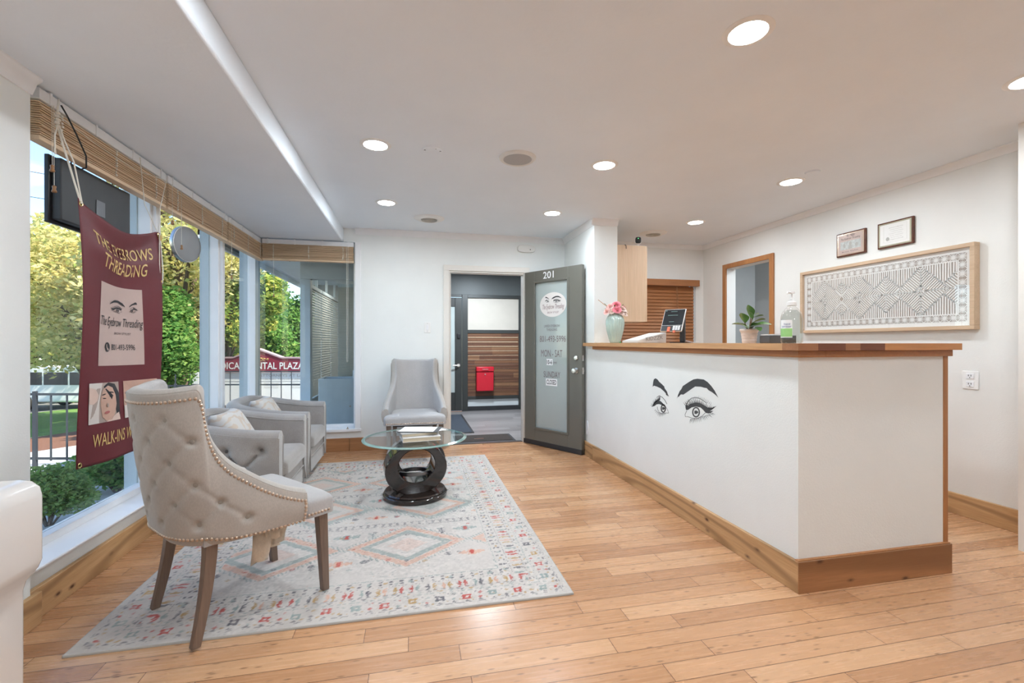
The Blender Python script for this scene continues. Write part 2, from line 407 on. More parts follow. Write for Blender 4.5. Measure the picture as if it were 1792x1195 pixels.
def text2d(string, shear=0, offset=0, res=3, spacing=1.0):
    cu = bpy.data.curves.new('t', 'FONT'); cu.body = string; cu.shear = shear; cu.offset = offset; cu.resolution_u = res; cu.space_character = spacing
    ob = bpy.data.objects.new('t', cu); C.objects.link(ob)
    dg = bpy.context.evaluated_depsgraph_get(); dg.update()
    me = bpy.data.meshes.new_from_object(ob.evaluated_get(dg))
    vs = [(v.co.x, v.co.y) for v in me.vertices]; fs = [tuple(p.vertices) for p in me.polygons]
    bpy.data.objects.remove(ob); bpy.data.curves.remove(cu); bpy.data.meshes.remove(me)
    return vs, fs
def put_text(mb, string, fn, u0, u1, v0, v1, shear=0, offset=0, spacing=1.0):
    """fits the string into the box (u0..u1, v0..v1), v up, and maps through fn(u, v)"""
    vs, fs = text2d(string, shear, offset, 3, spacing)
    xs = [q[0] for q in vs]; ys = [q[1] for q in vs]; a, b, c, d = min(xs), max(xs), min(ys), max(ys)
    mb.add([fn(u0+(x-a)/(b-a)*(u1-u0), v0+(y-c)/(d-c)*(v1-v0)) for x, y in vs], fs)
# ================================================================== ROOM SHELL
FY = 5.30; CZ = 2.46; SZ = 2.31; RX = 3.73
def sbox(name, mat, *bb, bevel=0, label=None):
    return struct(qbox(name, mat, *bb, bevel=bevel), label)
def sboxes(name, mat, boxes, bevel=0, org=(0, 0, 0)):
    m = MB(org)
    for b in boxes: m.box(*b)
    return struct(m.build(name, mat, bevel=bevel))
struct(MB().box(-1.62, 5.2, -3.6, 5.37, -.1, 0).build('floor', M['floor'], smooth=0))
struct(MB().box(-.5, 3.6, 5.37, 8.2, -.1, -.002).build('floor_hall', M['hallfloor'], smooth=0))
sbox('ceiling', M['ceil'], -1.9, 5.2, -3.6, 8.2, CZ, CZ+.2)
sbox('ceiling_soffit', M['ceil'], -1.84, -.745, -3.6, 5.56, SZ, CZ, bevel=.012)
sbox('wall_left', M['wall'], -1.85, -1.57, -3.6, 2.30, 0, SZ)
sbox('wall_window', M['wall'], -1.80, -1.605, 2.30, 5.45, -.3, .215)
sbox('wall_back', M['wall'], -1.85, 4.1, -3.7, -3.5, 0, CZ)
sboxes('wall_far', M['wall'], [(-1.80, -.56, FY, 5.45, -.3, .215), (-.56, .413, FY, 5.42, 0, CZ), (-.745, -.56, FY, 5.42, SZ, CZ),
        (.413, 1.306, FY, 5.42, 2.03, CZ), (1.306, 2.062, FY, 5.42, 0, CZ)])
sboxes('wall_office_back', M['wallwarm'], [(2.062, 2.50, FY, 5.42, 0, CZ), (3.62, 5.2, FY, 5.42, 0, CZ), (2.50, 3.62, FY, 5.42, 0, .95), (2.50, 3.62, FY, 5.42, 2.0, CZ)])
mb = MB(); mb.box(1.815, 2.07, 4.364, FY, 0, CZ); struct(mb.build('wall_partition', M['wall']))
sboxes('wall_right', M['wallwarm'], [(RX, 3.85, 1.944, 4.15, 0, CZ), (RX, 3.85, 4.84, FY, 0, CZ), (RX, 3.85, 4.15, 4.84, 2.09, CZ)])
sboxes('wall_right_return', M['trimcream'], [(3.42, 4.1, 1.76, 1.944, 0, CZ)])
sbox('wall_right_rear', M['wall'], 4.0, 4.1, -3.5, 1.76, 0, CZ)
# closet seen through the wood-trimmed opening
sboxes('wall_closet', M['closet'], [(3.85, 5.0, 5.22, FY, 0, CZ), (5.0, 5.1, 3.4, FY, 0, CZ), (3.85, 5.0, 3.4, 3.5, 0, CZ), (4.45, 4.55, 4.72, 5.22, 0, CZ)])
# hall
sboxes('wall_hall', M['hallgrey'], [(.944, 3.6, 8.0, 8.15, 2.036, CZ), (-.5, .944, 8.0, 8.15, 2.036, CZ), (-.5, .0, 8.0, 8.15, 0, 2.036), (2.05, 3.6, 8.0, 8.15, 0, 2.036), (-.5, -.4, 5.42, 8.0, -.1, CZ), (3.5, 3.6, 5.42, 8.0, 0, CZ)])
# cornices
def crown(name, a, b, nrm, z, h=.062, d=.045, mat='trimw'):
    a = Vector(a); b = Vector(b); nrm = Vector(nrm)
    prof = [(0, 0), (0, -h), (.008, -h), (.014, -h*.8), (d*.55, -h*.38), (d*.95, -h*.18), (d, -h*.12), (d, 0)]
    m = MB(); n = len(prof)
    vs = [Vector((p.x, p.y, z))+nrm*u+Vector((0, 0, v)) for p in (a, b) for u, v in prof]
    m.add(vs, [tuple(range(n)), tuple(range(2*n-1, n-1, -1))]+[(k, n+k, n+(k+1) % n, (k+1) % n) for k in range(n)])
    return struct(m.build(name, M[mat]))
crown('trim_1', (-.62, FY), (1.815, FY), (0, -1, 0), CZ)
crown('trim_2', (1.815, FY), (1.815, 4.35), (-1, 0, 0), CZ)
crown('trim_3', (1.78, 4.364), (2.07, 4.364), (0, -1, 0), CZ)
crown('trim_4', (2.062, FY), (RX, FY), (0, -1, 0), CZ, .05)
crown('trim_5', (RX, 1.944), (RX, FY), (-1, 0, 0), CZ, .05)
crown('trim_6', (-1.57, -3.4), (-1.57, 2.30), (1, 0, 0), SZ, .07)
# baseboards
sbox('baseboard_left', M['pine_y'], -1.57, -1.549, -3.4, 2.333, 0, .137, bevel=.003)
sbox('baseboard_window', M['pine_y'], -1.605, -1.583, 2.30, FY, 0, .139, bevel=.003)
sboxes('baseboard_far', M['pine_x'], [(-1.583, -.68, FY-.02, FY, 0, .145), (-.678, .348, FY-.02, FY, 0, .145)], bevel=.003)
sbox('baseboard_partition', M['pine_y'], 1.794, 1.815, 4.37, FY-.02, 0, .148, bevel=.003)
sbox('baseboard_right', M['pine_y'], 3.708, RX, 1.944, 4.09, 0, .145, bevel=.003)
# entrance door casing
m = MB()
for b in [(.348, .413, FY-.018, FY, 0, 2.03), (1.306, 1.371, FY-.018, FY, 0, 2.03), (.348, 1.371, FY-.018, FY, 2.03, 2.095), (.405, .424, FY, 5.42, 0, 2.03), (1.295, 1.306, FY, 5.42, 0, 2.03), (.424, 1.295, FY, 5.42, 2.012, 2.03), (.424, .438, 5.345, 5.37, 0, 2.012)]: m.box(*b)
struct(m.build('trim_7', M['trimcream'], bevel=.003))
o = qbox('trim_8', M['nickel'], .4235, .4265, 5.31, 5.335, .93, 1.03); struct(o)
sbox('trim_9', M['steel'], .424, 1.295, 5.34, 5.40, 0, .008)
# wood trim round the closet opening
m = MB()
for b in [(RX-.022, RX+.0, 4.095, 4.15, 0, 2.145), (RX-.022, RX, 4.84, 4.895, 0, 2.145), (RX-.022, RX, 4.15, 4.84, 2.09, 2.145)]: m.box(*b)
struct(m.build('trim_10', M['cedar'], bevel=.003))
# ------------------------------------------------------------------ windows
GX = -1.74
def post(y0, y1, parent):
    m = MB(parent.location)
    m.cur = 0; m.box(GX-.012, -1.68, y0+.01, y1-.03, .245, SZ); m.box(-1.70, -1.655, y0+.03, y1-.045, .245, SZ)
    m.cur = 1; m.box(GX-.085, GX-.012, y0, y1, -.1, SZ+.05)
    m.cur = 2; m.box(-1.70, -1.69, y1-.03, y1-.004, .245, SZ)
    return m.build('mullion', [M['trimw'], M['extgrey'], M['blindgrey']], parent, bevel=.003)
win = bpy.data.objects.new('window_1', None); C.objects.link(win); win.location = (GX, 3.9, .24); win['kind'] = 'structure'
post(3.41, 3.54, win); post(4.48, 4.61, win)
m = MB(win.location)
m.box(-1.76, -1.69, 2.30, 5.56, .245, .285); m.box(-1.755, -1.66, 2.30, 2.325, .245, SZ); m.box(-1.76, -1.69, 2.30, 5.56, 2.27, SZ)
m.build('frame', M['trimw'], win, bevel=.003)
for i, (a, b) in enumerate(((2.325, 3.43), (3.52, 4.50), (4.59, 5.50))):
    MB(win.location).box(GX-.003, GX+.003, a, b, .285, 2.27).build('pane', M['glass'], win, smooth=0)
win2 = bpy.data.objects.new('window_2', None); C.objects.link(win2); win2.location = (-1.1, 5.45, .24); win2['kind'] = 'structure'
m = MB(win2.location); m.cur = 0
m.box(-1.76, -1.68, 5.46, 5.56, .2, SZ); m.box(-1.68, -.63, 5.43, 5.49, .245, .275); m.box(-1.68, -.63, 5.43, 5.49, 2.27, SZ); m.box(-.65, -.625, 5.40, 5.49, .245, SZ)
m.cur = 1; m.box(-1.84, -1.68, 5.56, 5.62, -.2, SZ+.05); m.box(-1.84, -1.76, 5.46, 5.56, -.2, SZ+.05)
m.build('frame', [M['trimw'], M['extgrey']], win2, bevel=.003)
MB(win2.location).box(-1.68, -.65, 5.457, 5.463, .275, 2.27).build('pane', M['glass'], win2, smooth=0)
m = MB(); m.box(-1.80, -1.575, 2.30, 5.45, .215, .245); m.box(-1.80, -1.545, 2.30, 5.45, .232, .2449)
struct(m.build('trim_11', M['trimw'], bevel=.004))
m = MB(); m.box(-1.75, -.555, 5.272, 5.49, .215, .245); m.box(-.625, -.56, FY-.015, 5.45, .245, SZ)
struct(m.build('trim_12', M['trimw'], bevel=.004))
# back office window behind the russet blind
w3 = struct(MB().box(2.50, 3.62, 5.395, 5.40, .95, 2.0).build('window_3', M['glass'], smooth=0))
# building roof over the room and the wing
sboxes('roof_slab', M['extlight'], [(-1.95, 5.3, -3.8, 5.75, 2.661, 2.85), (-1.8, 5.3, 5.75, 8.6, 2.661, 2.85)])

# ------------------------------------------------------------------ downlights
disc = emis('lit diffuser', (1, .97, .93), 9.0)
LX = (-.231, 1.331, 2.90); LY = (-2.4, .17, 1.60, 3.02, 4.25)
where = {(-.231, 3.02): 'recessed round downlight on the left, second nearest the soffit edge', (-.231, 4.25): 'recessed round downlight on the left, nearer the far wall and its round vent',
 (1.331, 1.60): 'largest recessed round downlight, nearest overhead above the counter corner', (1.331, 3.02): 'recessed round downlight between the grey ceiling speaker and the counter',
 (1.331, 4.25): 'recessed round downlight just before the partition, above the open door', (2.90, 1.60): 'recessed round downlight cut off at the right edge of the photo',
 (2.90, 3.02): 'recessed round downlight over the office, nearer the small ceiling cap', (2.90, 4.25): 'recessed round downlight over the office, nearest its back wall'}
for x in LX:
    for y in LY:
        t = thing('recessed_downlight', where.get((x, y), 'recessed round downlight over the unseen rear of the room'), 'ceiling light', (x, y, CZ), 0, 'recessed ceiling downlights')
        MB().lathe([(.072, -.001), (.074, -.006), (.09, -.005), (.098, -.001), (.098, .0), (.072, 0)], n=40, cap=False).build('trim_ring', M['white'], t, loc=(0, 0, 0))
        MB().lathe([(.0, -.003), (.073, -.003)], n=40).build('diffuser', disc, t, flip=False)
        ld = bpy.data.lights.new('downlight_lamp', 'AREA'); ld.shape = 'DISK'; ld.size = .14; ld.energy = LAMP_POWER*(.7 if y < 1 else 1.06); ld.color = LAMP_COLOR
        lo = bpy.data.objects.new('downlight_lamp', ld); C.objects.link(lo); lo.parent = t; lo.location = (0, 0, -.008)
# hall lamp (a fixture above the door, out of the photo)
t = thing('flush_ceiling_light', 'round flush ceiling light in the hall beyond the door', 'ceiling light', (1.1, 6.7, CZ))
MB().lathe([(.0, -.05), (.12, -.045), (.16, -.02), (.165, 0)], n=32).build('diffuser', emis('hall diffuser', (1, .97, .92), 4), t)
ld = bpy.data.lights.new('hall_lamp', 'AREA'); ld.shape = 'DISK'; ld.size = .3; ld.energy = 70; ld.color = LAMP_COLOR
lo = bpy.data.objects.new('hall_lamp', ld); C.objects.link(lo); lo.parent = t; lo.location = (0, 0, -.06)
t = thing('flush_ceiling_light', 'round flush ceiling light inside the closet', 'ceiling light', (4.4, 4.0, CZ))
MB().lathe([(.0, -.05), (.1, -.045), (.13, -.02), (.135, 0)], n=32).build('diffuser', emis('closet diffuser', (1, .97, .92), 3), t)
ld = bpy.data.lights.new('closet_lamp', 'AREA'); ld.shape = 'DISK'; ld.size = .2; ld.energy = 16; ld.color = LAMP_COLOR
lo = bpy.data.objects.new('closet_lamp', ld); C.objects.link(lo); lo.parent = t; lo.location = (0, 0, -.06)
# ------------------------------------------------------------------ ceiling fittings
t = thing('ceiling_speaker', 'large round grey ceiling speaker between the downlights', 'speaker', (.70, 3.025, CZ))
MB().lathe([(.097, -.014), (.112, -.017), (.125, -.008), (.127, 0)], n=48, cap=False).build('rim', M['offw'], t)
MB().lathe([(0, -.015), (.097, -.0145), (.098, 0)], n=48).build('grille', plain('speaker mesh', (.46, .45, .44), .7, .06, 300), t)
t = thing('smoke_detector_plate', 'shallow round white cover plate with two screw holes on ceiling', 'cover plate', (.128, 3.018, CZ))
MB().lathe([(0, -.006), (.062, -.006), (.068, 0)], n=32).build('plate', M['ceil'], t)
m = MB(); [m.lathe([(0, -.001), (.007, -.001), (.007, 0)], (x, 0, -.0055), 8) for x in (-.05, .05)]; m.lathe([(0, -.001), (.004, -.001), (.004, 0)], (.02, -.03, -.0055), 8)
m.split('screw_hole', M['darkwood'], t)
t = thing('ceiling_blank_plate', 'small round white cover on the ceiling over the office', 'cover plate', (2.891, 2.813, CZ))
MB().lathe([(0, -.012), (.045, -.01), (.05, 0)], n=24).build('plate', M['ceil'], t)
def vent(x, y, label):
    t = thing('ceiling_vent', label, 'vent', (x, y, CZ), 0, 'round ceiling air vents')
    MB().lathe([(.085, -.02), (.12, -.018), (.15, -.006), (.155, 0)], n=48, cap=False).build('outer_ring', M['white'], t)
    MB().lathe([(0, -.002), (.09, -.002)], n=32).build('backing', M['dark'], t)
    for r in (.072, .054, .036, .018):
        MB().lathe([(r-.007, -.006), (r+.006, -.024), (r+.008, -.022), (r-.004, -.004), (r-.007, -.006)], n=32, cap=False).build('louver', M['blindgrey'], t)
vent(.164, 4.695, 'round louvered ceiling vent before the far wall, left of the door')
vent(2.713, 4.782, 'round louvered ceiling vent over the office, behind the security camera')
# ------------------------------------------------------------------ wall fittings
t = thing('emergency_sounder', 'small white rounded box high on the far wall above the door', 'alarm', (1.33, FY, 2.32))
m = MB(); pl = []
for k in range(32):
    a = 2*PI*k/32; pl.append((math.copysign(abs(math.cos(a))**.6, math.cos(a))*.108, math.copysign(abs(math.sin(a))**.6, math.sin(a))*.045))
m.prism(pl, lambda u, v, h: Vector((u, -h, v)), .035); m.build('housing', M['offw'], t, bevel=.008, seg=3)
MB().ball((.045, -.037, -.012), .006).build('indicator', M['black'], t)
t = thing('light_switch', 'white rocker light switch on the far wall beside the door', 'switch', (.166, FY, 1.37))
MB().box(-.036, .036, -.006, 0, -.06, .06).build('plate', M['white'], t, bevel=.004)
MB().box(-.012, .012, -.011, -.006, -.03, .03).build('rocker', M['trimw'], t, bevel=.003)
m = MB(); [m.ball((0, -.006, z), .003) for z in (-.045, .045)]; m.split('screw', M['steel'], t)
t = thing('wall_outlet', 'white duplex power outlet on the right wall below the artwork', 'outlet', (RX, 2.369, .942))
MB().box(-.006, 0, -.047, .047, -.062, .062).build('plate', M['white'], t, bevel=.004)
for z in (-.028, .028):
    o = MB().box(-.010, -.006, -.022, .022, z-.019, z+.019).build('receptacle', M['trimw'], t, bevel=.004)
    mm = MB(); mm.box(-.0115, -.0095, -.009, -.006, z-.002, z+.009); mm.box(-.0115, -.0095, .006, .009, z-.002, z+.009); mm.box(-.0115, -.0095, -.002, .002, z-.013, z-.008)
    mm.split('slot', M['black'], o)
t = thing('cover_plate', 'oval white blank plate low on the partition by the open door', 'cover plate', (1.815, 4.551, .295))
m = MB(); m.prism([(.035*math.cos(a), .075*math.sin(a)) for a in [2*PI*k/32 for k in range(32)]], lambda u, v, h: Vector((-h, u, v)), .008); m.build('plate', M['trimw'], t, bevel=.003)
# hook latch on far window sill
t = thing('window_latch', 'small bronze catch on the sill of the far window', 'latch', (-.70, 5.29, .245))
MB().box(-.012, .012, -.01, .01, 0, .006).tube([(0, 0, .005), (0, 0, .022)], .005, 8).build('catch', M['copper'], t)

# ------------------------------------------------------------------ hall beyond the door
o = sboxes('trim_13', M['halldark'], [(.843, .944, 7.93, 8.0, 0, 2.036), (1.86, 1.95, 7.93, 8.0, 0, 2.036), (.944, 1.86, 7.94, 8.0, 1.98, 2.036), (.944, 1.86, 7.94, 8.0, 1.36, 1.42), (.944, 1.86, 7.94, 8.0, .20, .255), (.0, .843, 7.95, 8.0, 1.99, 2.036), (1.95, 2.05, 7.95, 8.0, 0, 2.036)], bevel=.003)
o = sboxes('wall_hall_base', M['signwhite'], [(.944, 1.86, 7.97, 8.0, .07, .20)])
o = sboxes('baseboard_hall', M['black2'], [(.944, 1.86, 7.95, 8.0, 0, .075)])
o = sboxes('wall_hall_panel', M['hallbeige'], [(.944, 1.86, 7.97, 8.0, 1.42, 1.98)])
pm = [wood('reclaimed plank '+c, a, b, 0, .6) for c, a, b in (('tan', (.34, .18, .095), (.22, .10, .05)), ('umber', (.22, .10, .055), (.12, .05, .03)), ('russet', (.28, .13, .065), (.17, .075, .04)))]
t = thing('plank_wall_panel', 'wall panel of staggered reclaimed brown wood planks behind red mailbox', 'wood panel', (1.40, 7.97, .255))
m = MB(t.location); rr = random.Random(3); z = .255; row = 0
while z < 1.355:
    x = .944-rr.random()*.3
    while x < 1.86:
        L_ = .25+rr.random()*.45; m.cur = rr.randrange(3); a = max(x, .944); b = min(x+L_, 1.86)
        if b-a > .01: m.box(a+.0008, b-.0008, 7.955-rr.random()*.004, 7.985, z+.0008, min(z+.079, 1.36)-.0008)
        x += L_
    z += .0795
m.build('planks', pm, t, smooth=0)
t = thing('mailbox', 'red locking metal mailbox mounted on the plank panel in hall', 'mailbox', (1.235, 7.951, .353))
MB().box(-.15, .15, -.11, 0, 0, .335).build('body', M['red'], t, bevel=.008)
MB().box(-.155, .155, -.125, 0, .338, .42).build('lid', M['red'], t, bevel=.01)
m = MB(); m.tube([(-.05, -.128, .385), (-.05, -.145, .38), (.05, -.145, .38), (.05, -.128, .385)], .005, 8); part_label(m.build('lid_handle', M['nickel'], t), 'chrome handle')
MB().lathe([(0, .012), (.011, .012), (.011, 0)], n=16, M4=Matrix.Rotation(PI/2, 4, 'X'), c=(0, -.11, .29)).build('lock', M['nickel'], t)
t = thing('switch_plate', 'pale switch plate on the dark hall header', 'switch', (.60, 8.0, 2.17))
MB().box(-.04, .04, -.006, 0, -.06, .06).build('plate', M['offw'], t, bevel=.003)
for z in (-.03, .03): MB().box(-.012, .012, -.01, -.006, z-.018, z+.018).build('rocker', M['blindgrey'], t)
# hall left door
d = bpy.data.objects.new('door_2', None); C.objects.link(d); d.location = (.42, 7.96, 0); d['kind'] = 'structure'
m = MB((.42, 7.96, 0))
for b in [(.0, .13, 7.93, 7.97, .01, 1.98), (.72, .838, 7.93, 7.97, .01, 1.98), (.13, .72, 7.93, 7.97, .01, .33), (.13, .72, 7.93, 7.97, 1.82, 1.98)]: m.box(*b)
m.build('door_leaf', M['halldark'], d, bevel=.004)
m = MB((.42, 7.96, 0)).box(.13, .72, 7.945, 7.955, .33, 1.82); m.build('pane', M['frost'], d)
m = MB((.42, 7.96, 0)); m.tube([(.78, 7.93, .80), (.78, 7.885, .80), (.68, 7.88, .80)], .011, 8); m.lathe([(0, .01), (.03, .008), (.03, 0)], (.78, 7.93, .80), 20, M4=Matrix.Rotation(PI/2, 4, 'X')); m.build('lever', M['nickel'], d)
m = MB((.42, 7.96, 0)); m.box(.755, .81, 7.905, 7.93, 1.27, 1.35); m.build('deadbolt', M['black'], d, bevel=.006)
sbox('trim_14', M['cedar'], .0, .84, 7.90, 7.93, 0, .006)
# mats
def mat_thing(name, mat, x0, x1, y0, y1, label, rim, z=0):
    cx, cy = (x0+x1)/2, (y0+y1)/2
    t = thing(name, label, 'doormat', (cx, cy, z))
    MB(t.location).box(x0+.03, x1-.03, y0+.03, y1-.03, z, z+.011).build('pile', M[mat], t, bevel=.003)
    m = MB(t.location)
    for b in ((x0, x1, y0, y0+.03), (x0, x1, y1-.03, y1), (x0, x0+.03, y0+.03, y1-.03), (x1-.03, x1, y0+.03, y1-.03)): m.box(*b, z, z+.007)
    m.build('rubber_edge', M[rim], t, bevel=.002)
    return t
mat_thing('doormat', 'matbrown', .50, 1.235, 5.41, 5.83, 'brown doormat with raised black edge lying in the doorway', 'black2')
mat_thing('doormat', 'matblue', .02, .80, 6.0, 7.55, 'long blue grey mat at the left of the hall floor', 'black2')
t = tag(MB((.80, 5.57, 0)).box(.74, .86, 5.56, 5.585, .0112, .013).build('mat_tag', M['copper']), 'small worn tag strip on the brown doormat', 'tag')

# ------------------------------------------------------------------ window blinds (raised)
rb = random.Random(11)
def blind(name, a, b, axis, label, cords, slat='blindwood', tapes=(.12, .5, .88)):
    """raised blind running from a to b along the axis; built in world coordinates about its own head"""
    cx = (a+b)/2
    org = (-1.593, cx, 2.305) if axis == 'y' else (cx, 5.285, 2.305)
    def P(l, w, z):   # l along, w across (towards the room), z
        return Vector((-1.593+w, l, z)) if axis == 'y' else Vector((l, 5.285-w, z))
    def bx(m, l0, l1, w0, w1, z0, z1):
        vs = [P(l, w, z) for l in (l0, l1) for w in (w0, w1) for z in (z0, z1)]
        m.add(vs, [(0, 1, 3, 2), (4, 6, 7, 5), (0, 4, 5, 1), (2, 3, 7, 6), (0, 2, 6, 4), (1, 5, 7, 3)])
    t = thing(name, label, 'window blind', org, 0, 'raised bamboo blinds along the windows')
    m = MB(org); bx(m, a, b, -.024, .026, 2.250, 2.298); m.build('headrail', M['trimw'], t, bevel=.003)
    m = MB(org); z = 2.098
    while z < 2.246:
        w = rb.uniform(-.005, .004); e = rb.uniform(0, .008); bx(m, a+e, b-rb.uniform(0, .008), -.025+w, .025+w, z, z+.0046); z += rb.uniform(.0084, .0108)
    m.build('slats', M[slat], t, smooth=0)
    m = MB(org); bx(m, a, b, -.026, .026, 2.074, 2.094); m.build('bottom_rail', M[slat], t, bevel=.003)
    for f in tapes:
        m = MB(org); l = a+(b-a)*f
        for q in range(9):
            z0 = 2.10+q*.0158; bx(m, l-.004+rb.uniform(-.003, .003), l+.004+rb.uniform(-.003, .003), .026, .0295+rb.uniform(0, .004), z0, z0+.010)
        m.build('ladder_cord', M['cord'], t)
    m = MB(org)
    for f in (.06, .35, .65, .94):
        l = a+(b-a)*f; bx(m, l-.006, l+.006, -.026, .029, 2.246, 2.304)
    m.split('mounting_clip', M['trimw'], t)
    for (l, w, zt) in cords:
        m = MB(org); m.tube([P(l, w, 2.25), P(l+.003, w, zt+.03)], .0012, 5)
        c = m.build('pull_cord', M['cord'], t)
        q = P(l+.003, w, zt)
        MB(org).lathe([(.002, .032), (.008, .028), (.006, .016), (.010, .004), (.007, 0), (0, 0)], tuple(q), 12).build('tassel', M['tassel'], c)
    return t
blind('window_blind', 2.345, 3.375, 'y', 'raised bamboo blind nearest the camera, above the red banner', [(2.40, .034, 1.955), (2.405, .038, 1.865)])
blind('window_blind', 3.40, 4.38, 'y', 'raised bamboo blind in the middle of the long window wall', [(3.43, .036, 1.98), (3.55, .036, 1.84)])
blind('window_blind', 4.405, 5.36, 'y', 'raised bamboo blind at the far end of the long window wall', [(4.44, .036, 1.76)])
blind('window_blind', -1.555, -.635, 'x', 'raised bamboo blind across the short far window', [(-1.44, .036, 1.68)], 'blindwoodx')
# long cord on the far blind
m = MB((-.70, 5.245, 1.2)); m.tube([(-.705, 5.245, 2.25), (-.705, 5.245, .99), (-.698, 5.245, .985), (-.692, 5.245, .99), (-.69, 5.245, 2.25)], .0018, 5)
tag(m.build('blind_control_cord', M['cord']), 'long looped control cord hanging at the right of the far window', 'cord')
# ---- russet wooden blind, lowered, in the office
t = thing('wooden_blind', 'lowered russet wooden blind in the back office window', 'window blind', (3.06, 5.28, 2.0))
m = MB(t.location); m.box(2.46, 3.635, 5.235, 5.298, 1.925, 2.005); m.build('valance', M['redwood'], t, bevel=.003)
m = MB(t.location); z = 1.905
while z > .97:
    m.T = Matrix.Translation((3.05, 5.325, z)) @ Matrix.Rotation(math.radians(68), 4, 'X'); m.box(-.55, .55, -.025, .025, -.0016, .0016); z -= .042
m.T = None; m.build('slats', M['redwood'], t, smooth=0)
MB(t.location).box(2.5, 3.6, 5.30, 5.35, .952, .972).build('bottom_rail', M['redwood'], t, bevel=.003)
m = MB(t.location)
for x in (3.33, 3.345): m.tube([(x, 5.29, 1.92), (x+.01, 5.275, 1.45)], .0025, 5)
c = m.build('pull_cord', M['tassel'], t)
MB(t.location).lathe([(.003, .04), (.011, .035), (.007, .02), (.013, .004), (0, 0)], (3.35, 5.275, 1.42), 12).build('tassel', M['oakframe'], c)
m = MB(t.location); m.tube([(3.36, 5.275, 1.42), (3.37, 5.275, 1.30), (3.40, 5.275, .96)], .002, 5); m.build('cord_tail', M['tassel'], t)
# ================================================================== UPHOLSTERED SHELLS
def catmull(rows, s):
    n = len(rows)-1; t = s*n; i = min(int(t), n-1); f = t-i
    p = [np.array(rows[max(0, min(n, k))], float) for k in (i-1, i, i+1, i+2)]
    if i == 0: p[0] = 2*p[1]-p[2]
    return .5*((2*p[1])+(-p[0]+p[2])*f+(2*p[0]-5*p[1]+4*p[2]-p[3])*f*f+(-p[0]+3*p[1]-3*p[2]+p[3])*f**3)
class Shell:
    """U-shaped padded shell; rows = (bx, by, tx, ty, ztop) from the centre of the back to the front of the right arm"""
    def __init__(s, rows, zb, T, zin, btn=None, depth=.012, brad=.03, tuck=.02, crease=.5, bulge=.012):
        s.rows = rows; s.zb = zb; s.T = T; s.zin = zin; s.btn = btn or []; s.depth = depth; s.brad = brad; s.tuck = tuck; s.crease = crease; s.bulge = bulge
        s.arc = [0]; prev = catmull(rows, 0)
        for k in range(1, 401):
            q = catmull(rows, k/400); s.arc.append(s.arc[-1]+math.hypot(q[0]-prev[0], q[1]-prev[1])); prev = q
        s.L = s.arc[-1]
    def row(s, u):            # u in -1..1
        sg = 1 if u >= 0 else -1; r = catmull(s.rows, min(1, abs(u))).copy(); r[0] *= sg; r[2] *= sg; return r
    def a(s, u): return math.copysign(s.arc[min(400, int(round(abs(u)*400)))], u)
    def u_of(s, a):
        k = int(np.searchsorted(s.arc, min(abs(a), s.L))); return math.copysign(min(1, k/400), a)
    def nrm(s, u):
        e = .01; p = s.row(max(-1, u-e)); q = s.row(min(1, u+e)); d = Vector((q[0]-p[0], q[1]-p[1], 0)).normalized()
        return Vector((d.y, -d.x, 0))
    def outer(s, u, h, off=0, tuft=True):
        r = s.row(u); z = s.zb+(r[4]-s.zb)*h; k = h**1.2
        p = Vector((r[0]+(r[2]-r[0])*k, r[1]+(r[3]-r[1])*k, z)); n = s.nrm(u)
        b = s.bulge*math.sin(PI*h)-s.tuck*max(0, 1-h/.09)**2
        if tuft and s.btn:
            av = s.a(u); D = 0
            for (ba, bz, links) in s.btn:
                q = math.hypot(av-ba, z-bz)
                if q < s.brad*3: D = max(D, math.exp(-(q/s.brad)**2*1.2))
            for (x0, z0, x1, z1) in s.lines:
                L2 = (x1-x0)**2+(z1-z0)**2; t = max(0, min(1, ((av-x0)*(x1-x0)+(z-z0)*(z1-z0))/L2))
                q = math.hypot(av-x0-t*(x1-x0), z-z0-t*(z1-z0))
                if q < .035: D = max(D, s.crease*math.exp(-(q/.0125)**2))
            b += s.bulge*.6-D*s.depth
        return p+n*(b+off)
    def build(s, t, mo, mi=None, nu=150, nh=46, name='shell'):
        m = MB((0, 0, 0)); K = 9; NI = 12; cols = []
        for i in range(nu):
            u = -1+2*i/(nu-1); n = s.nrm(u); c = [s.outer(u, j/(nh-1)) for j in range(nh)]
            top = s.outer(u, 1, tuft=False); mid = top-n*s.T/2
            for k in range(1, K): th = PI*k/K; c.append(mid+n*(math.cos(th)*s.T/2)+Vector((0, 0, math.sin(th)*s.T*.42)))
            it = top-n*s.T
            r = s.row(u); bot = Vector((r[0], r[1], s.zin))-n*(s.T+.004)
            for k in range(NI): f = k/(NI-1); q = it.lerp(bot, f); c.append(q)
            cols.append(c)
        nc = len(cols[0]); vs = [q for c in cols for q in c]; fs = []; m.cur = 0
        for i in range(nu-1):
            for j in range(nc-1): fs.append((i*nc+j, i*nc+j+1, (i+1)*nc+j+1, (i+1)*nc+j))
        fs.append(tuple(range(nc))); fs.append(tuple((nu-1)*nc+k for k in range(nc-1, -1, -1)))
        for i in range(nu-1): fs.append((i*nc, (i+1)*nc, (i+1)*nc+nc-1, i*nc+nc-1))
        m.add(vs, fs)
        if mi is not None:
            mis = []
            for i in range(nu-1):
                for j in range(nc-1): mis.append(1 if j >= nh+K-5 else 0)
            mis += [0, 0]+[0]*(nu-1); m.mi = mis
            return m.build(name, [mo, mi], t, smooth=60, flip=False)
        return m.build(name, mo, t, smooth=60, flip=False)
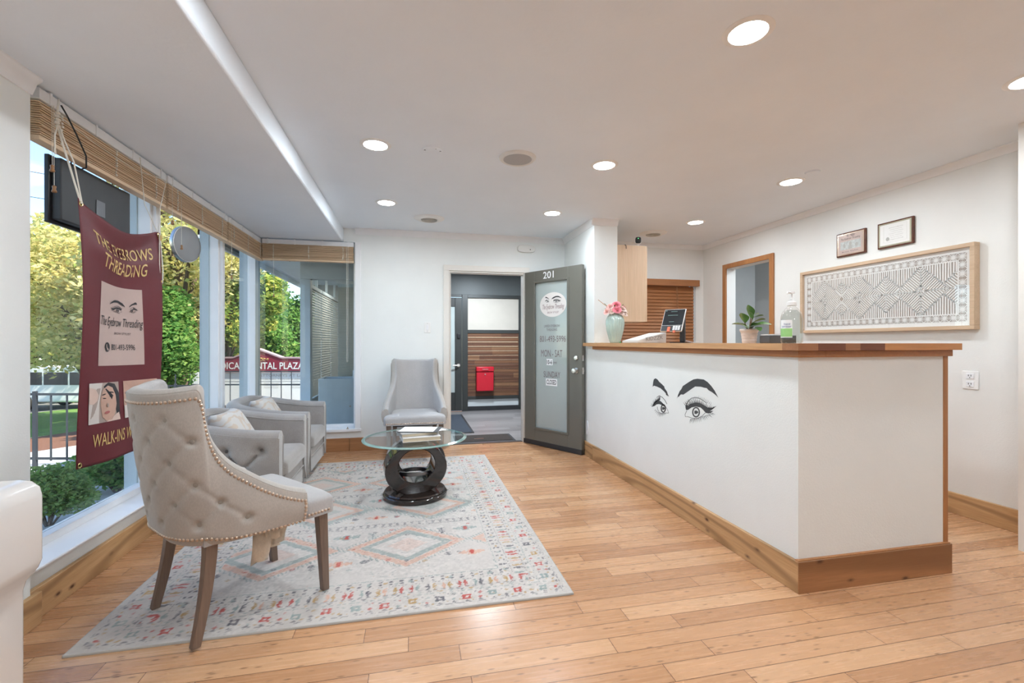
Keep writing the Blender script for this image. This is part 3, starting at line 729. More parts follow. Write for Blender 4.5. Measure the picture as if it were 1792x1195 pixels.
def seat_mesh(w0, w1, y0, y1, ystep, zb, H, r=.04, crown=.015, e=.22, ny=34, nt=36, y_flat=True):
    m = MB((0, 0, 0)); secs = []
    ys = [(y0+(y1-r-y0)*i/(ny-1), 0) for i in range(ny)]+[(y1-r+r*math.sin(p), p) for p in [PI/2*k/7 for k in range(1, 8)]]
    for y, p in ys:
        k = 1/(1+math.exp(-(y-ystep)/.012)) if ystep is not None else 0
        w = w0+(w1-w0)*k-.03*(1-math.cos(p)); h = H-r*(1-math.cos(p)); sec = []
        cr = crown*(1-((y-(y0+y1)/2)/((y1-y0)/2))**2)
        for j in range(nt):
            th = PI-PI*j/(nt-1); cx = math.cos(th); sx = math.sin(th)
            X = math.copysign(abs(cx)**e, cx) if abs(cx) > 1e-9 else 0
            sec.append(Vector((w*X, y, zb+h*max(0, sx)**e+cr*(1-X*X))))
        secs.append(sec)
    n = nt; vs = [q for s_ in secs for q in s_]; fs = []
    for i in range(len(secs)-1):
        for j in range(n-1): fs.append((i*n+j, i*n+j+1, (i+1)*n+j+1, (i+1)*n+j))
        fs.append((i*n, (i+1)*n, (i+1)*n+n-1, i*n+n-1))
    fs.append(tuple(range(n))); fs.append(tuple((len(secs)-1)*n+k for k in range(n)))
    m.add(vs, fs); return m
def lattice(s, rows_z, step, first):
    s.btn = []; s.lines = []
    R_ = []
    for i, z in enumerate(rows_z):
        k0 = 0 if (i+first) % 2 == 0 else .5; k = k0; row = []
        lim = s.L-.06
        while k*step < lim:
            for sg in ((1, -1) if k else (1,)):
                a = sg*k*step; u = s.u_of(a)
                if z < s.row(u)[4]-.075: row.append(a); s.btn.append((a, z, 0))
            k += 1
        R_.append(row)
    for i in range(len(rows_z)-1):
        for a in R_[i]:
            for b in R_[i+1]:
                if abs(abs(a-b)-step/2) < 1e-3: s.lines.append((a, rows_z[i], b, rows_z[i+1]))
# ------------------------------------------------------------------ tufted dining chair
crow = [(0, -.325, 0, -.415, .985), (.095, -.322, .095, -.402, .986), (.175, -.298, .172, -.358, .990), (.225, -.262, .222, -.31, .998), (.250, -.235, .243, -.266, .992),
        (.262, -.212, .238, -.245, .87), (.272, -.185, .246, -.218, .77), (.283, -.15, .266, -.170, .695), (.293, -.10, .285, -.105, .64), (.30, -.03, .302, -.03, .585), (.302, .05, .312, .05, .54), (.302, .13, .314, .13, .508)]
def make_dining_chair(label, loc, rz):
    t = thing('tufted_accent_chair', label, 'chair', loc, rz, None)
    sh = Shell(crow, .385, .052, .43, depth=.02, brad=.018, crease=.22)
    lattice(sh, [.89, .805, .72, .635, .555, .475], .165, 0)
    sh.build(t, M['linen'], M['linenin'], nu=210, nh=80)
    m = MB((0, 0, 0))
    for a, z, _ in sh.btn:
        u = sh.u_of(a); r = sh.row(u); h = (z-sh.zb)/(r[4]-sh.zb); p = sh.outer(u, h, .0015); n = sh.nrm(u)
        b = MB((0, 0, 0)); T = Matrix.Translation(p) @ n.to_track_quat('Z', 'Y').to_matrix().to_4x4()
        b.lathe([(0, .006), (.006, .0055), (.0105, .003), (.0115, -.003), (.009, -.01)], n=14); m.T = T; m.add(b.v, b.f)
    m.T = None; m.split('tufting_button', M['linenbtn'], t)
    # seat
    seat_mesh(.245, .302, -.25, .285, .12, .385, .088, r=.03, crown=.022).build('seat', M['linenin'], t, smooth=60)
    # piping along the rim
    m = MB((0, 0, 0)); pts = [sh.outer(-1+2*i/160, 1, .002, False)+Vector((0, 0, .003)) for i in range(161)]
    m.tube(pts, .0042, 6); m.build('piping', M['linen'], t)
    # nailhead trim
    nails = []
    def along(pts, step):
        acc = 0; out = [pts[0]]
        for a, b in zip(pts, pts[1:]):
            d = (b[0]-a[0]).length
            while acc+d >= step:
                f = (step-acc)/d; a = (a[0].lerp(b[0], f), a[1].lerp(b[1], f)); out.append(a); d = (b[0]-a[0]).length; acc = 0
            acc += d
        return out
    P1 = []
    for i in range(300):
        u = -.985+1.97*i/299; r = sh.row(u); n = sh.nrm(u); dz = .030
        slope = 1.0
        h = 1-dz/(r[4]-sh.zb)
        P1.append((sh.outer(u, h, .0012), n))
    P2 = [(sh.outer(-1+2*i/299, .055, .0015), sh.nrm(-1+2*i/299)) for i in range(300)]
    runs = [along(P1, .0172), along(P2, .0172)]
    for u in (-.985, .985):
        zt = sh.row(u)[4]-.03; z = sh.zb+.02
        while z < zt-.01:
            r = sh.row(u); nails.append((sh.outer(u, (z-sh.zb)/(r[4]-sh.zb), .0012), sh.nrm(u))); z += .0165
    for sg in (1, -1):
        y = .15
        while y < .26: nails.append((Vector((sg*.3025, y, .402)), Vector((sg, 0, 0)))); y += .0165
    x = -.27
    while x < .275: nails.append((Vector((x, .2855, .402)), Vector((0, 1, 0)))); x += .0165
    runs.append(nails); b = MB((0, 0, 0)); b.lathe([(0, .0042), (.004, .0034), (.0066, .001), (.0072, -.001)], n=10, cap=False)
    for rn in runs:
        m = MB((0, 0, 0))
        for p, n in rn: m.T = Matrix.Translation(p) @ n.to_track_quat('Z', 'Y').to_matrix().to_4x4(); m.add(b.v, b.f)
        m.T = None; m.build('nailhead_trim', M['copper'], t, flip=False)
    MB((0, 0, 0)).box(-.215, .215, -.16, .25, .368, .392).build('seat_rail', M['black2'], t)
    for sx, yt, yb, xt, xb in ((1, .235, .262, .255, .245), (-1, .235, .262, .255, .245), (1, -.215, -.275, .205, .225), (-1, -.215, -.275, .205, .225)):
        m = MB((0, 0, 0)); N = 6; vs = []
        for k in range(N+1):
            f = k/N; z = .40*(1-f)+.004*0; w = .023-.007*f; xx = sx*(xt+(xb-xt)*f); yy = yt+(yb-yt)*(f**1.6 if yb < 0 else f)
            vs += [Vector((xx+a*w, yy+b_*w, z)) for a, b_ in ((-1, -1), (1, -1), (1, 1), (-1, 1))]
        fs = [(0, 3, 2, 1), tuple(N*4+k for k in range(4))]+[(k*4+q, k*4+(q+1) % 4, k*4+4+(q+1) % 4, k*4+4+q) for k in range(N) for q in range(4)]
        m.add(vs, fs); m.build('leg', M['legwood'], t, bevel=.003)
    return t
RUGZ = .010
ch = make_dining_chair('beige linen chair seen from behind with tufted nailhead-trimmed back', (-.773, 2.347, RUGZ), math.radians(41.6-90))
c2 = copy_tree(ch); c2.location = (.025, 4.86, 0); c2.rotation_euler = (0, 0, PI)
c2['label'] = 'pale linen chair facing the room, against far wall left of the door'
ch['group'] = c2['group'] = 'matching tufted accent chairs'
# ------------------------------------------------------------------ barrel armchairs
arow = [(0, -.365, 0, -.375, .645), (.14, -.36, .14, -.37, .645), (.26, -.325, .262, -.333, .64), (.345, -.25, .35, -.256, .625), (.388, -.14, .392, -.144, .605), (.40, 0, .405, 0, .58), (.402, .16, .408, .16, .56), (.402, .335, .408, .335, .55)]
def make_armchair(label, loc, rz):
    t = thing('barrel_armchair', label, 'armchair', loc, rz, 'barrel armchairs by the window')
    sh = Shell(arow, .06, .105, .30, depth=.06, brad=.034, crease=.6, tuck=.01, bulge=.008)
    lattice(sh, [.470, .345, .22, .10], .215, 0)
    sh.build(t, M['velvet'], None, nu=190, nh=62)
    m = MB((0, 0, 0))
    for a, z, _ in sh.btn:
        u = sh.u_of(a); r = sh.row(u); h = (z-sh.zb)/(r[4]-sh.zb); p = sh.outer(u, h, .002); n = sh.nrm(u)
        b = MB((0, 0, 0)); b.lathe([(0, .009), (.009, .008), (.0145, .004), (.016, -.004), (.012, -.012)], n=14); m.T = Matrix.Translation(p) @ n.to_track_quat('Z', 'Y').to_matrix().to_4x4(); m.add(b.v, b.f)
    m.T = None; m.split('tufting_button', M['velvetbtn'], t)
    for off in (.0, -.105):
        m = MB((0, 0, 0)); pts = [sh.outer(-1+2*i/120, 1, off, False)+Vector((0, 0, .004)) for i in range(121)]
        m.tube(pts, .0045, 6)
        for u in (1, -1):
            n = sh.nrm(u); m.tube([sh.outer(u, h, off, False)+Vector((0, .002, 0)) for h in (0, .25, .5, .75, 1)], .0045, 6)
        m.build('piping', M['velvet'], t)
    seat_mesh(.287, .287, -.24, .36, None, .275, .105, r=.045, crown=.02, e=.16).build('seat_cushion', M['velvet'], t, smooth=60)
    m = MB((0, 0, 0)); y = .362; pts = []
    for i in range(41):
        th = PI-PI*i/40; pts.append(Vector((.283*math.copysign(abs(math.cos(th))**.5, math.cos(th)), .335+.022*math.sin(th), .325)))
    m.tube(pts, .0045, 6); m.build('cushion_piping', M['velvet'], t)
    seat_mesh(.296, .296, -.25, .335, None, .06, .212, r=.02, crown=0, e=.1).build('front_rail', M['velvet'], t, smooth=60)
    m = MB((0, 0, 0)); m.tube([(-.295, .337, .19), (.295, .337, .19)], .0045, 6); m.build('rail_seam', M['velvet'], t)
    m = MB((0, 0, 0)); m.lathe([(.27, 0), (.29, .012), (.29, .045), (.26, .065)], n=40); m.build('swivel_base', M['black2'], t)
    return t
def pillow(label, loc, rot, w=.40, h=.36, T=.085):
    m = MB((0, 0, 0))
    for sg in (1, -1):
        def fn(a, b):
            u = 2*a-1; v = 2*b-1; k = (1-u**4)*(1-v**4)
            return Vector((w/2*u*(1-.10*(1-abs(v)**3)*abs(u)**2), h/2*v*(1-.10*(1-abs(u)**3)*abs(v)**2), sg*T*max(0, k)**.55*(1+.05*noise.noise(Vector((u*2, v*2, sg))))))
        m.grid(fn, 25, 25)
    o = m.build('throw_pillow', M['pillow'], smooth=80, merge=True)
    o.location = loc; o.rotation_euler = rot
    return tag(o, label, 'pillow', 'cream patterned throw pillows')
# pillow fabric with a tan damask-like print
m, n, l, p = nm('cream printed cotton'); setp(p, rough=.8, sheen=.2)
wv = n.new('ShaderNodeTexWave'); wv.wave_type = 'RINGS'; wv.inputs['Scale'].default_value = 5; wv.inputs['Distortion'].default_value = 14; wv.inputs['Detail'].default_value = 3
l.new(coords(n, l), wv.inputs['Vector'])
l.new(ramp(n, l, wv.outputs[0], [(.72, (.66, .63, .60)), (.8, (.62, .52, .43))]), p.inputs['Base Color']); M['pillow'] = m
A1 = make_armchair('grey barrel armchair with button-tufted sides, nearer of the two by the window', (-1.205, 3.69, RUGZ), -PI/2)
A2 = copy_tree(A1); A2.location = (-1.205, 4.545, RUGZ); A2['label'] = 'grey barrel armchair nearer the far corner, behind the other armchair'
pillow('cream pillow with tan print leaning in the nearer armchair', (-1.285, 3.70, .555), (math.radians(58), 0, math.radians(90)), .40, .33)
pillow('cream pillow leaning in the armchair nearer the corner', (-1.285, 4.50, .555), (math.radians(58), 0, math.radians(90)), .38, .33)
# ribbon hanging from the near chair
m = MB((-.60, 2.56, .2))
def rib(p0, p1, w, tail, seed):
    p0 = Vector(p0); p1 = Vector(p1); r_ = random.Random(seed); d = Vector((.86, .35, 0)).normalized(); nn = Vector((-.35, .86, 0)).normalized()
    N = 12; vs = []
    for k in range(N+1):
        f = k/N; c = p0.lerp(p1, f)+nn*.012*math.sin(f*7+seed)
        for e in (-1, -.33, .33, 1): vs.append(c+d*w/2*e*(1-.1*f)+nn*.006*math.sin(e*3+f*5)+Vector((0, 0, (tail*(e+1)/2 if k == N else 0))))
    m.add(vs, [(k*4+j, k*4+j+1, k*4+5+j, k*4+4+j) for k in range(N) for j in range(3)])
rib((-.652, 2.222, .385), (-.665, 2.215, .205), .075, .06, 1); rib((-.585, 2.262, .385), (-.60, 2.255, .285), .055, .012, 4); rib((-.625, 2.245, .385), (-.615, 2.25, .27), .06, .0, 8)
o = m.build('chair_ribbon', M['ribbon'], smooth=60); sm = o.modifiers.new('s', 'SOLIDIFY'); sm.thickness = .0015
tag(o, 'cream sheer ribbon tails hanging below the seat of the tufted chair', 'ribbon')

# ------------------------------------------------------------------ coffee table
t = thing('coffee_table', 'round glass coffee table on a dark interlocking-ring pedestal', 'coffee table', (.02, 3.62, RUGZ))
m = MB((0, 0, 0)); m.lathe([(0, 0), (.238, 0), (.245, .008), (.245, .03), (.238, .038), (.232, .040), (.236, .046), (.228, .055), (0, .056)], n=72); m.build('plinth', M['darkwood'], t)
def ring(R, rin, czin, depth, M4, name):
    """ring with the hole set high: thick below, thin above"""
    N = 96; vs = []; fs = []
    dd = [(-depth/2, .0, .0), (-depth/2+.006, .006, -.006), (depth/2-.006, .006, -.006), (depth/2, .0, .0)]
    for k in range(N):
        a = 2*PI*k/N; c = math.cos(a); s_ = math.sin(a)
        for y, o_, i_ in dd: vs.append(M4 @ Vector(((R-.006+o_)*c*1.17, y, (R-.006+o_)*s_)))
        for y, o_, i_ in reversed(dd): vs.append(M4 @ Vector(((rin+.006+i_)*c*1.05, y, czin+(rin+.006+i_)*s_)))
    for k in range(N):
        for j in range(8): fs.append((k*8+j, k*8+(j+1) % 8, ((k+1) % N)*8+(j+1) % 8, ((k+1) % N)*8+j))
    m = MB((0, 0, 0)); m.add(vs, fs); return m.build(name, M['darkwood'], t)
ring(.197, .130, .030, .13, Matrix.Translation((0, -.085, .245)) @ Matrix.Rotation(math.radians(10), 4, 'Z') @ Matrix.Rotation(math.radians(8), 4, 'X'), 'ring')
ring(.197, .130, .030, .13, Matrix.Translation((0, .075, .245)) @ Matrix.Rotation(math.radians(10), 4, 'Z') @ Matrix.Rotation(math.radians(-8), 4, 'X'), 'ring')
# tilted collar tying the two rings, seen through the opening
m = MB((0, 0, 0)); T = Matrix.Translation((0, .0, .185)) @ Matrix.Rotation(math.radians(-6), 4, 'X')
m.lathe([(.108, -.014), (.132, -.014), (.135, -.010), (.135, .010), (.132, .014), (.108, .014), (.105, .010), (.105, -.010), (.108, -.014)], n=64, M4=T, cap=False); part_label(m.build('collar', M['steel'], t), 'metal collar')
m = MB((0, 0, 0)); m.lathe([(0, .438), (.05, .438), (.05, .444), (0, .444)], n=32); m.build('support_pad', M['steel'], t)
m = MB((0, 0, 0)); m.lathe([(0, .445), (.375, .445), (.375, .457), (0, .457)], n=96); part_label(m.build('glass_top', M['tableglass'], t, flip=True), 'clear glass top with bevelled green edge')
m = MB((0, 0, 0)); m.lathe([(.3751, .445), (.397, .446), (.399, .449), (.397, .452), (.3751, .457)], n=96, cap=False); m.build('bevelled_rim', M['glassedge'], t)
# books and paper on it
def book(loc, rz, w, d, h, cover, label, cat='book', name='book'):
    t = thing(name, label, cat, loc, rz, None)
    m = MB((0, 0, 0)); m.box(-w/2, w/2, -d/2, d/2, 0, .0025); m.box(-w/2, w/2, -d/2, d/2, h-.0025, h); m.box(-w/2, -w/2+.003, -d/2, d/2, 0, h); m.build('cover', M[cover], t)
    MB((0, 0, 0)).box(-w/2+.003, w/2-.005, -d/2+.004, d/2-.004, .0026, h-.0026).build('pages', M['paperedge'], t)
    return t
tz = RUGZ+.458
book((.055, 3.53, tz), math.radians(8), .28, .21, .030, 'bookwhite', 'thick white-covered book with cream pages at the bottom of the stack')
book((.03, 3.57, tz+.031), math.radians(14), .27, .20, .022, 'bookgrey', 'slimmer grey book lying second in the coffee table stack')
t = thing('magazine', 'white magazine with black border on top of the coffee table stack', 'magazine', (.06, 3.60, tz+.054), math.radians(-14))
MB((0, 0, 0)).box(-.15, .15, -.11, .11, 0, .004).build('pages', M['ink'], t)
MB((0, 0, 0)).box(-.148, .118, -.098, .098, .004, .0045).build('cover_print', M['paper'], t)
t = thing('loose_brochure', 'loose pale brochure sticking out from under the magazine', 'brochure', (.155, 3.58, tz+.0505), math.radians(25))
# brochure lies on the grey book's edge
MB((0, 0, 0)).box(-.10, .10, -.07, .07, .003, .0035).build('sheet', M['paper'], t); MB((0, 0, 0)).box(.082, .092, -.07, .07, .0035, .0038).build('stripe', M['ink'], t)

# ------------------------------------------------------------------ rug
def make_rug():
    x0, x1, y0, y1 = -1.30, .748, 2.05, 4.775; st = .0055
    nx = int((x1-x0)/st)+1; ny = int((y1-y0)/st)+1
    X, Y = np.meshgrid(np.linspace(0, x1-x0, nx), np.linspace(0, y1-y0, ny), indexing='ij')
    Wd, Ln = x1-x0, y1-y0; rg = np.random.RandomState(5)
    def nz(s):
        a = rg.rand(int(Wd/s)+3, int(Ln/s)+3); gx = X/s; gy = Y/s; i = gx.astype(int); j = gy.astype(int); fx = gx-i; fy = gy-j
        return a[i, j]*(1-fx)*(1-fy)+a[i+1, j]*fx*(1-fy)+a[i, j+1]*(1-fx)*fy+a[i+1, j+1]*fx*fy
    n1 = nz(.012); n2 = nz(.05); n3 = nz(.3); n4 = nz(.007)
    col = np.empty((nx, ny, 3)); col[:] = (.56, .515, .475)
    col *= (.93+.12*n3+.05*n2)[..., None]
    wear = np.clip(.40+.95*n1+.5*n2-.25+.3*n3, .25, 1)
    jx = X+(n1-.5)*.012; jy = Y+(n2-.5)*.008+(n1-.5)*.008
    CO = dict(peach=(.62, .36, .26), pink=(.66, .45, .37), teal=(.27, .325, .305), grey=(.13, .12, .135), red=(.47, .075, .06), ochre=(.45, .28, .11))
    def paint(mask, c, a=.85):
        k = (mask*wear*a)[..., None]; col[:] = col*(1-k)+np.array(CO[c])*k
    E_ = np.minimum(np.minimum(jx, Wd-jx), np.minimum(jy, Ln-jy))     # distance from edge
    # which side am I nearest to
    side_x = np.minimum(jx, Wd-jx) < np.minimum(jy, Ln-jy)
    T_ = np.where(side_x, jy, jx); S_ = E_
    def band(a, b): return (S_ > a) & (S_ < b)
    def dash(period, duty, ph=0): return ((T_+ph) % period) < period*duty
    paint(band(.030, .034) & dash(.05, .6), 'grey', .7)
    pal = ['red', 'teal', 'red', 'ochre', 'grey', 'red', 'teal']
    # ring florets
    for i in range(60):
        c = .06+i*.062; tt = T_-c; ss = S_-.085-.006*((i*7) % 3-1)
        an = np.arctan2(ss, tt); r = np.hypot(tt, ss)*(1+.22*np.cos(4*an))
        if i % 2 == 0: paint((r < .021) & (r > .008), pal[(i//2) % 7], .95)
        else:
            paint((np.abs(tt)+np.abs(ss+.02) < .011), pal[(i*3) % 7], .8); paint((np.abs(tt-.006)+np.abs(ss-.022) < .010), pal[(i*5+1) % 7], .7)
        paint((np.hypot(tt-.03, ss+.028) < .006), 'ochre', .8); paint((np.hypot(tt+.02, ss-.030) < .0055), 'grey', .6)
        paint((S_ > .04) & (S_ < .056) & (np.abs(tt) < (.056-S_)*.9), 'grey', .75)
    # row of triangles / dashes
    paint(band(.132, .137) & dash(.03, .7), 'teal', .8)
    for i in range(70):
        c = .13+i*.05; tt = T_-c
        paint(band(.142, .156) & (np.abs(tt) < (S_-.142)*1.1), ['teal', 'grey', 'ochre'][i % 3], .7)
    # bracket band
    for i in range(80):
        c = .175+i*.0385; tt = T_-c; cc = ['red', 'grey', 'ochre', 'teal', 'peach', 'red', 'ochre'][(i*5) % 7]
        paint(band(.170, .230) & (np.abs(tt-(.010-11*(S_-.2)**2)*(1 if i % 2 else -1)) < .0048), cc, .95)
        paint(band(.1885, .2115) & (np.abs(tt) < .0055), cc, .8)
        paint(band(.162, .172) & (np.abs(tt) < .012), 'grey', .5)
    paint(band(.240, .244) & dash(.016, .55), 'grey', .7)
    # little paired blocks
    for k, c in ((.262, 'grey'), (.287, 'grey')):
        paint(band(k-.007, k+.007) & dash(.05, .3, .01) & (n4 > .25), c, .9)
    paint(band(.268, .281) & dash(.15, .12, .04), 'ochre', .8); paint(band(.262, .285) & dash(.2, .1, .12), 'teal', .7)
    paint(band(.306, .3115) & dash(.012, .8), 'teal', .9)
    # field with rows of stepped diamonds
    F = S_ > .315
    rows = [(.70, .0), (1.33, .30), (1.96, .0), (2.55, .3)]
    for k, (cy, ph) in enumerate(rows):
        for cx in np.arange(-.3+ph*0+.30*(k % 2)*2*.25, 2.4, .72):
            dx = np.abs(jx-cx-.13); dy = np.abs(jy-cy); R_ = dx/.34+dy/.27
            hatch = ((jx*1.0+jy*.4) % .022) < .008
            paint(F & (R_ < 1.13) & (R_ > 1.0) & hatch & (dy < .27), 'teal', .8)
            paint(F & (R_ < 1.0) & (R_ > .80), 'peach' if k % 2 == 0 else 'teal', .72)
            paint(F & (R_ < .78) & (R_ > .60), 'teal' if k % 2 == 0 else 'peach', .72)
            paint(F & (R_ < .34), 'pink' if k % 2 == 0 else 'teal', .5)
            paint(F & (R_ < .9) & (R_ > .86) & (n4 > .72), 'red', .9)
            for sx in (.36,):
                for dyy, c1 in ((.17, 'teal'), (-.17, 'peach')):
                    mx = np.abs(jx-cx-.13-sx); my = np.abs(jy-cy-dyy)
                    paint(F & (mx < .075) & (my < .010+.028*(1-mx/.075)*((mx*60 % 2) < 1.3)), c1, .8)
                    paint(F & (mx < .011) & (my < .024), 'red', .95)
                for q, c1 in ((-.15, 'grey'), (.15, 'teal')):
                    mx = np.abs(jx-cx-.13-sx-q); my = jy-cy-.16
                    paint(F & (mx < .003) & (np.abs(my) < .045), 'grey', .9)
                    for b in range(4): paint(F & (np.abs(my-mx*.8+.035-b*.02) < .004) & (mx < .024), c1, .9)
                    mx = np.abs(jx-cx-.13-sx+q*.9); my = np.abs(jy-cy+.17)
                    paint(F & (np.hypot(mx, my) < .022) & (n4 > .35), 'grey', .75)
        for q in range(26):
            mx = (q*.0967+k*.031) % 1.45+.30; my_ = cy+(-.26 if q % 2 else .26)*(.55+.45*((q*37) % 10)/10)
            paint(F & (np.abs(jx-mx)+np.abs(jy-my_)*1.2 < .017) & (np.abs(jx-mx)+np.abs(jy-my_)*1.2 > .006), ['grey', 'ochre', 'teal', 'grey', 'red'][q % 5], .7)
        sy = cy+.315
        for dyy in (-.028, .028): paint(F & (np.abs(jy-sy-dyy) < .0028) & ((jx % .02) < .014), 'grey', .8)
        for dyy in (-.010, .011): paint(F & (np.abs(jy-sy-dyy) < .0055) & ((jx % .046) < .017), 'grey', .95)
    spk = (n1 > .86) & (n2 > .5); paint(spk & (n3 > .45), 'teal', .5); paint((n1 < .10) & (n3 < .5), 'grey', .38); paint((n4 > .93) & (n2 > .6), 'ochre', .6)
    fr = np.clip((n3-.35)*1.2, 0, .35)*(n1 > .45); col[:] = col*(1-fr[..., None]*.28)
    col *= (.94+.12*n4)[..., None]
    col[E_ < .006] = (.52, .50, .47)
    zt = RUGZ+(n4-.5)*.0008
    # vertices: top grid, then a skirt down to the floor
    V = np.stack([X+x0, Y+y0, zt], -1).reshape(-1, 3)
    idx = np.arange(nx*ny).reshape(nx, ny)
    q = np.stack([idx[:-1, :-1], idx[1:, :-1], idx[1:, 1:], idx[:-1, 1:]], -1).reshape(-1, 4)
    loop = np.concatenate([idx[:, 0], idx[-1, 1:], idx[-2::-1, -1], idx[0, -2:0:-1]])
    low = V[loop].copy(); low[:, 2] = .0005; b = len(V)
    lo_i = np.arange(len(loop))+b
    sk = np.stack([loop, lo_i, np.roll(lo_i, -1), np.roll(loop, -1)], -1)
    V = np.concatenate([V, low]); q = np.concatenate([q, sk])
    org = np.array([(x0+x1)/2, (y0+y1)/2, 0]); V = V-org
    me = bpy.data.meshes.new('area_rug'); me.vertices.add(len(V)); me.vertices.foreach_set('co', V.astype(np.float32).ravel())
    me.loops.add(q.size); me.loops.foreach_set('vertex_index', q.astype(np.int32).ravel()); me.polygons.add(len(q))
    me.polygons.foreach_set('loop_start', np.arange(0, q.size, 4, dtype=np.int32)); me.polygons.foreach_set('loop_total', np.full(len(q), 4, np.int32))
    me.update(calc_edges=True)
    cf = col.reshape(-1, 3); cf = np.concatenate([cf, np.tile((.45, .43, .40), (len(loop), 1))]); cf = np.clip(cf, 0, 1)
    ca = me.color_attributes.new('weave', 'FLOAT_COLOR', 'POINT'); ca.data.foreach_set('color', np.concatenate([cf, np.ones((len(cf), 1))], 1).astype(np.float32).ravel())
    m, n, l, p = nm('woven rug'); setp(p, rough=.95, sheen=.15, spec=.1)
    at = n.new('ShaderNodeAttribute'); at.attribute_name = 'weave'; l.new(at.outputs['Color'], p.inputs['Base Color'])
    bump(n, l, p, tnoise(n, l, coords(n, l), 260, 3), .35, .002)
    me.materials.append(m)
    o = bpy.data.objects.new('area_rug', me); C.objects.link(o); o.location = org
    tag(o, 'faded cream rug with peach and teal diamonds and a red-dotted border', 'rug')
make_rug()
# ================================================================== RECEPTION COUNTER
t = thing('reception_counter', 'white L-shaped reception counter with pine plinth and drawn eyes on front', 'reception counter', (1.9, 3.0, 0))
og = t.location
m = MB(og).box(1.815, 1.935, 1.846, 4.364, 0, 1.135); m.box(1.935, 2.72, 1.846, 1.965, 0, 1.135); m.build('wall_panel', M['wall'], t)
m = MB(og).box(1.794, 1.815, 1.825, 4.364, 0, .150); m.build('side_plinth_board', M['pine_y'], t, bevel=.003)
m = MB(og).box(1.7945, 2.745, 1.823, 1.846, 0, .152); m.build('end_plinth_board', M['pine_x'], t, bevel=.003)
m = MB(og).box(1.8, 2.74, 1.83, 1.85, .1515, .156); m.build('plinth_cap', M['cedar'], t)
m = MB(og).box(2.715, 2.745, 1.842, 1.97, .152, 1.13); m.build('corner_post', M['cedar'], t, bevel=.003)
m = MB(og); m.box(1.793, 1.95, 1.822, 4.364, 1.128, 1.161); m.box(1.95, 2.748, 1.822, 1.98, 1.128, 1.161); m.build('trim_band', wood('counter trim band', (.46, .20, .075), (.36, .15, .055), 1, .4, ring=False), t, bevel=.003)
m = MB(og)
segs = [(1.765, 1.877, 3), (1.877, 2.036, 2), (2.036, 2.123, 3), (2.123, 2.272, 2), (2.272, 2.768, 1)]
for a, b, k in segs: m.cur = k; m.box(a, b, 1.795, 1.89, 1.161, 1.195)
ys = [1.89, 2.37, 2.98, 3.62, 4.363]
for i, (a, b) in enumerate(zip(ys, ys[1:])):
    m.cur = 0; m.box(1.765, 1.90, a, b, 1.161, 1.195)
rr = random.Random(2)
for x0 in (1.90, 2.0, 2.1):
    y = 1.89
    while y < 4.363:
        y2 = min(4.363, y+.4+rr.random()*.5); m.cur = rr.choice((0, 0, 3, 1)); m.box(x0, x0+.10, y, y2, 1.161, 1.195); y = y2
x = 2.2
while x < 2.768:
    x2 = min(2.768, x+.2+rr.random()*.2); m.cur = rr.choice((0, 1, 3)); m.box(x, x2, 1.89, 2.20, 1.161, 1.195); x = x2
m.cur = 0; m.box(1.765, 1.8145, 4.363, 4.55, 1.161, 1.195)
m.build('countertop', [M['top1'], M['top2'], M['top3'], M['top4']], t, smooth=0)
# ---- eyes drawing, in the units of its own sheet
def seg(pts, w, taper=False):
    out = []; back = []; n = len(pts)
    for i, (x, y) in enumerate(pts):
        a = pts[max(0, i-1)]; b = pts[min(n-1, i+1)]; dx, dy = b[0]-a[0], b[1]-a[1]; L_ = math.hypot(dx, dy) or 1
        ww = w/2*(1-i/(n-1)*.9 if taper else 1); out.append((x-dy/L_*ww, y+dx/L_*ww)); back.append((x+dy/L_*ww, y-dx/L_*ww))
    return out, back
EYE_P = [[(420, 195), (395, 215), (385, 260), (377, 330), (398, 312), (440, 325), (500, 352), (550, 395), (590, 440), (620, 465), (603, 405), (565, 350), (560, 325), (520, 285), (480, 250), (455, 215)],
 [(780, 495), (772, 465), (800, 400), (830, 362), (850, 318), (900, 285), (960, 245), (1020, 212), (1080, 203), (1180, 215), (1240, 255), (1300, 320), (1350, 390), (1408, 500), (1370, 462), (1310, 415), (1255, 383), (1225, 350), (1190, 345), (1130, 328), (1045, 325), (1000, 355), (950, 390), (900, 425), (860, 452), (820, 448), (800, 470)],
 [(900, 692), (890, 640), (905, 610), (940, 625), (955, 600), (1000, 592), (1050, 575), (1120, 585), (1180, 618), (1240, 655), (1310, 657), (1380, 628), (1330, 672), (1275, 712), (1330, 705), (1290, 740), (1255, 748), (1210, 738), (1170, 692), (1130, 655), (1060, 640), (990, 652), (935, 690)],
 [(385, 605), (405, 568), (430, 545), (470, 538), (510, 560), (550, 600), (595, 655), (560, 640), (520, 615), (480, 600), (440, 605), (412, 628), (375, 640)]]
EYE_L = [([(903, 610), (935, 550), (985, 510), (1045, 495), (1110, 510), (1170, 545), (1225, 585)], 9), ([(915, 700), (886, 760), (890, 798), (930, 798), (1000, 822), (1080, 825), (1150, 790), (1205, 735)], 7),
 ([(440, 498), (478, 470), (530, 493), (570, 540), (602, 600)], 8), ([(450, 640), (455, 680), (480, 730), (520, 748), (570, 738), (628, 742)], 6), ([(592, 655), (612, 690), (628, 742)], 5)]
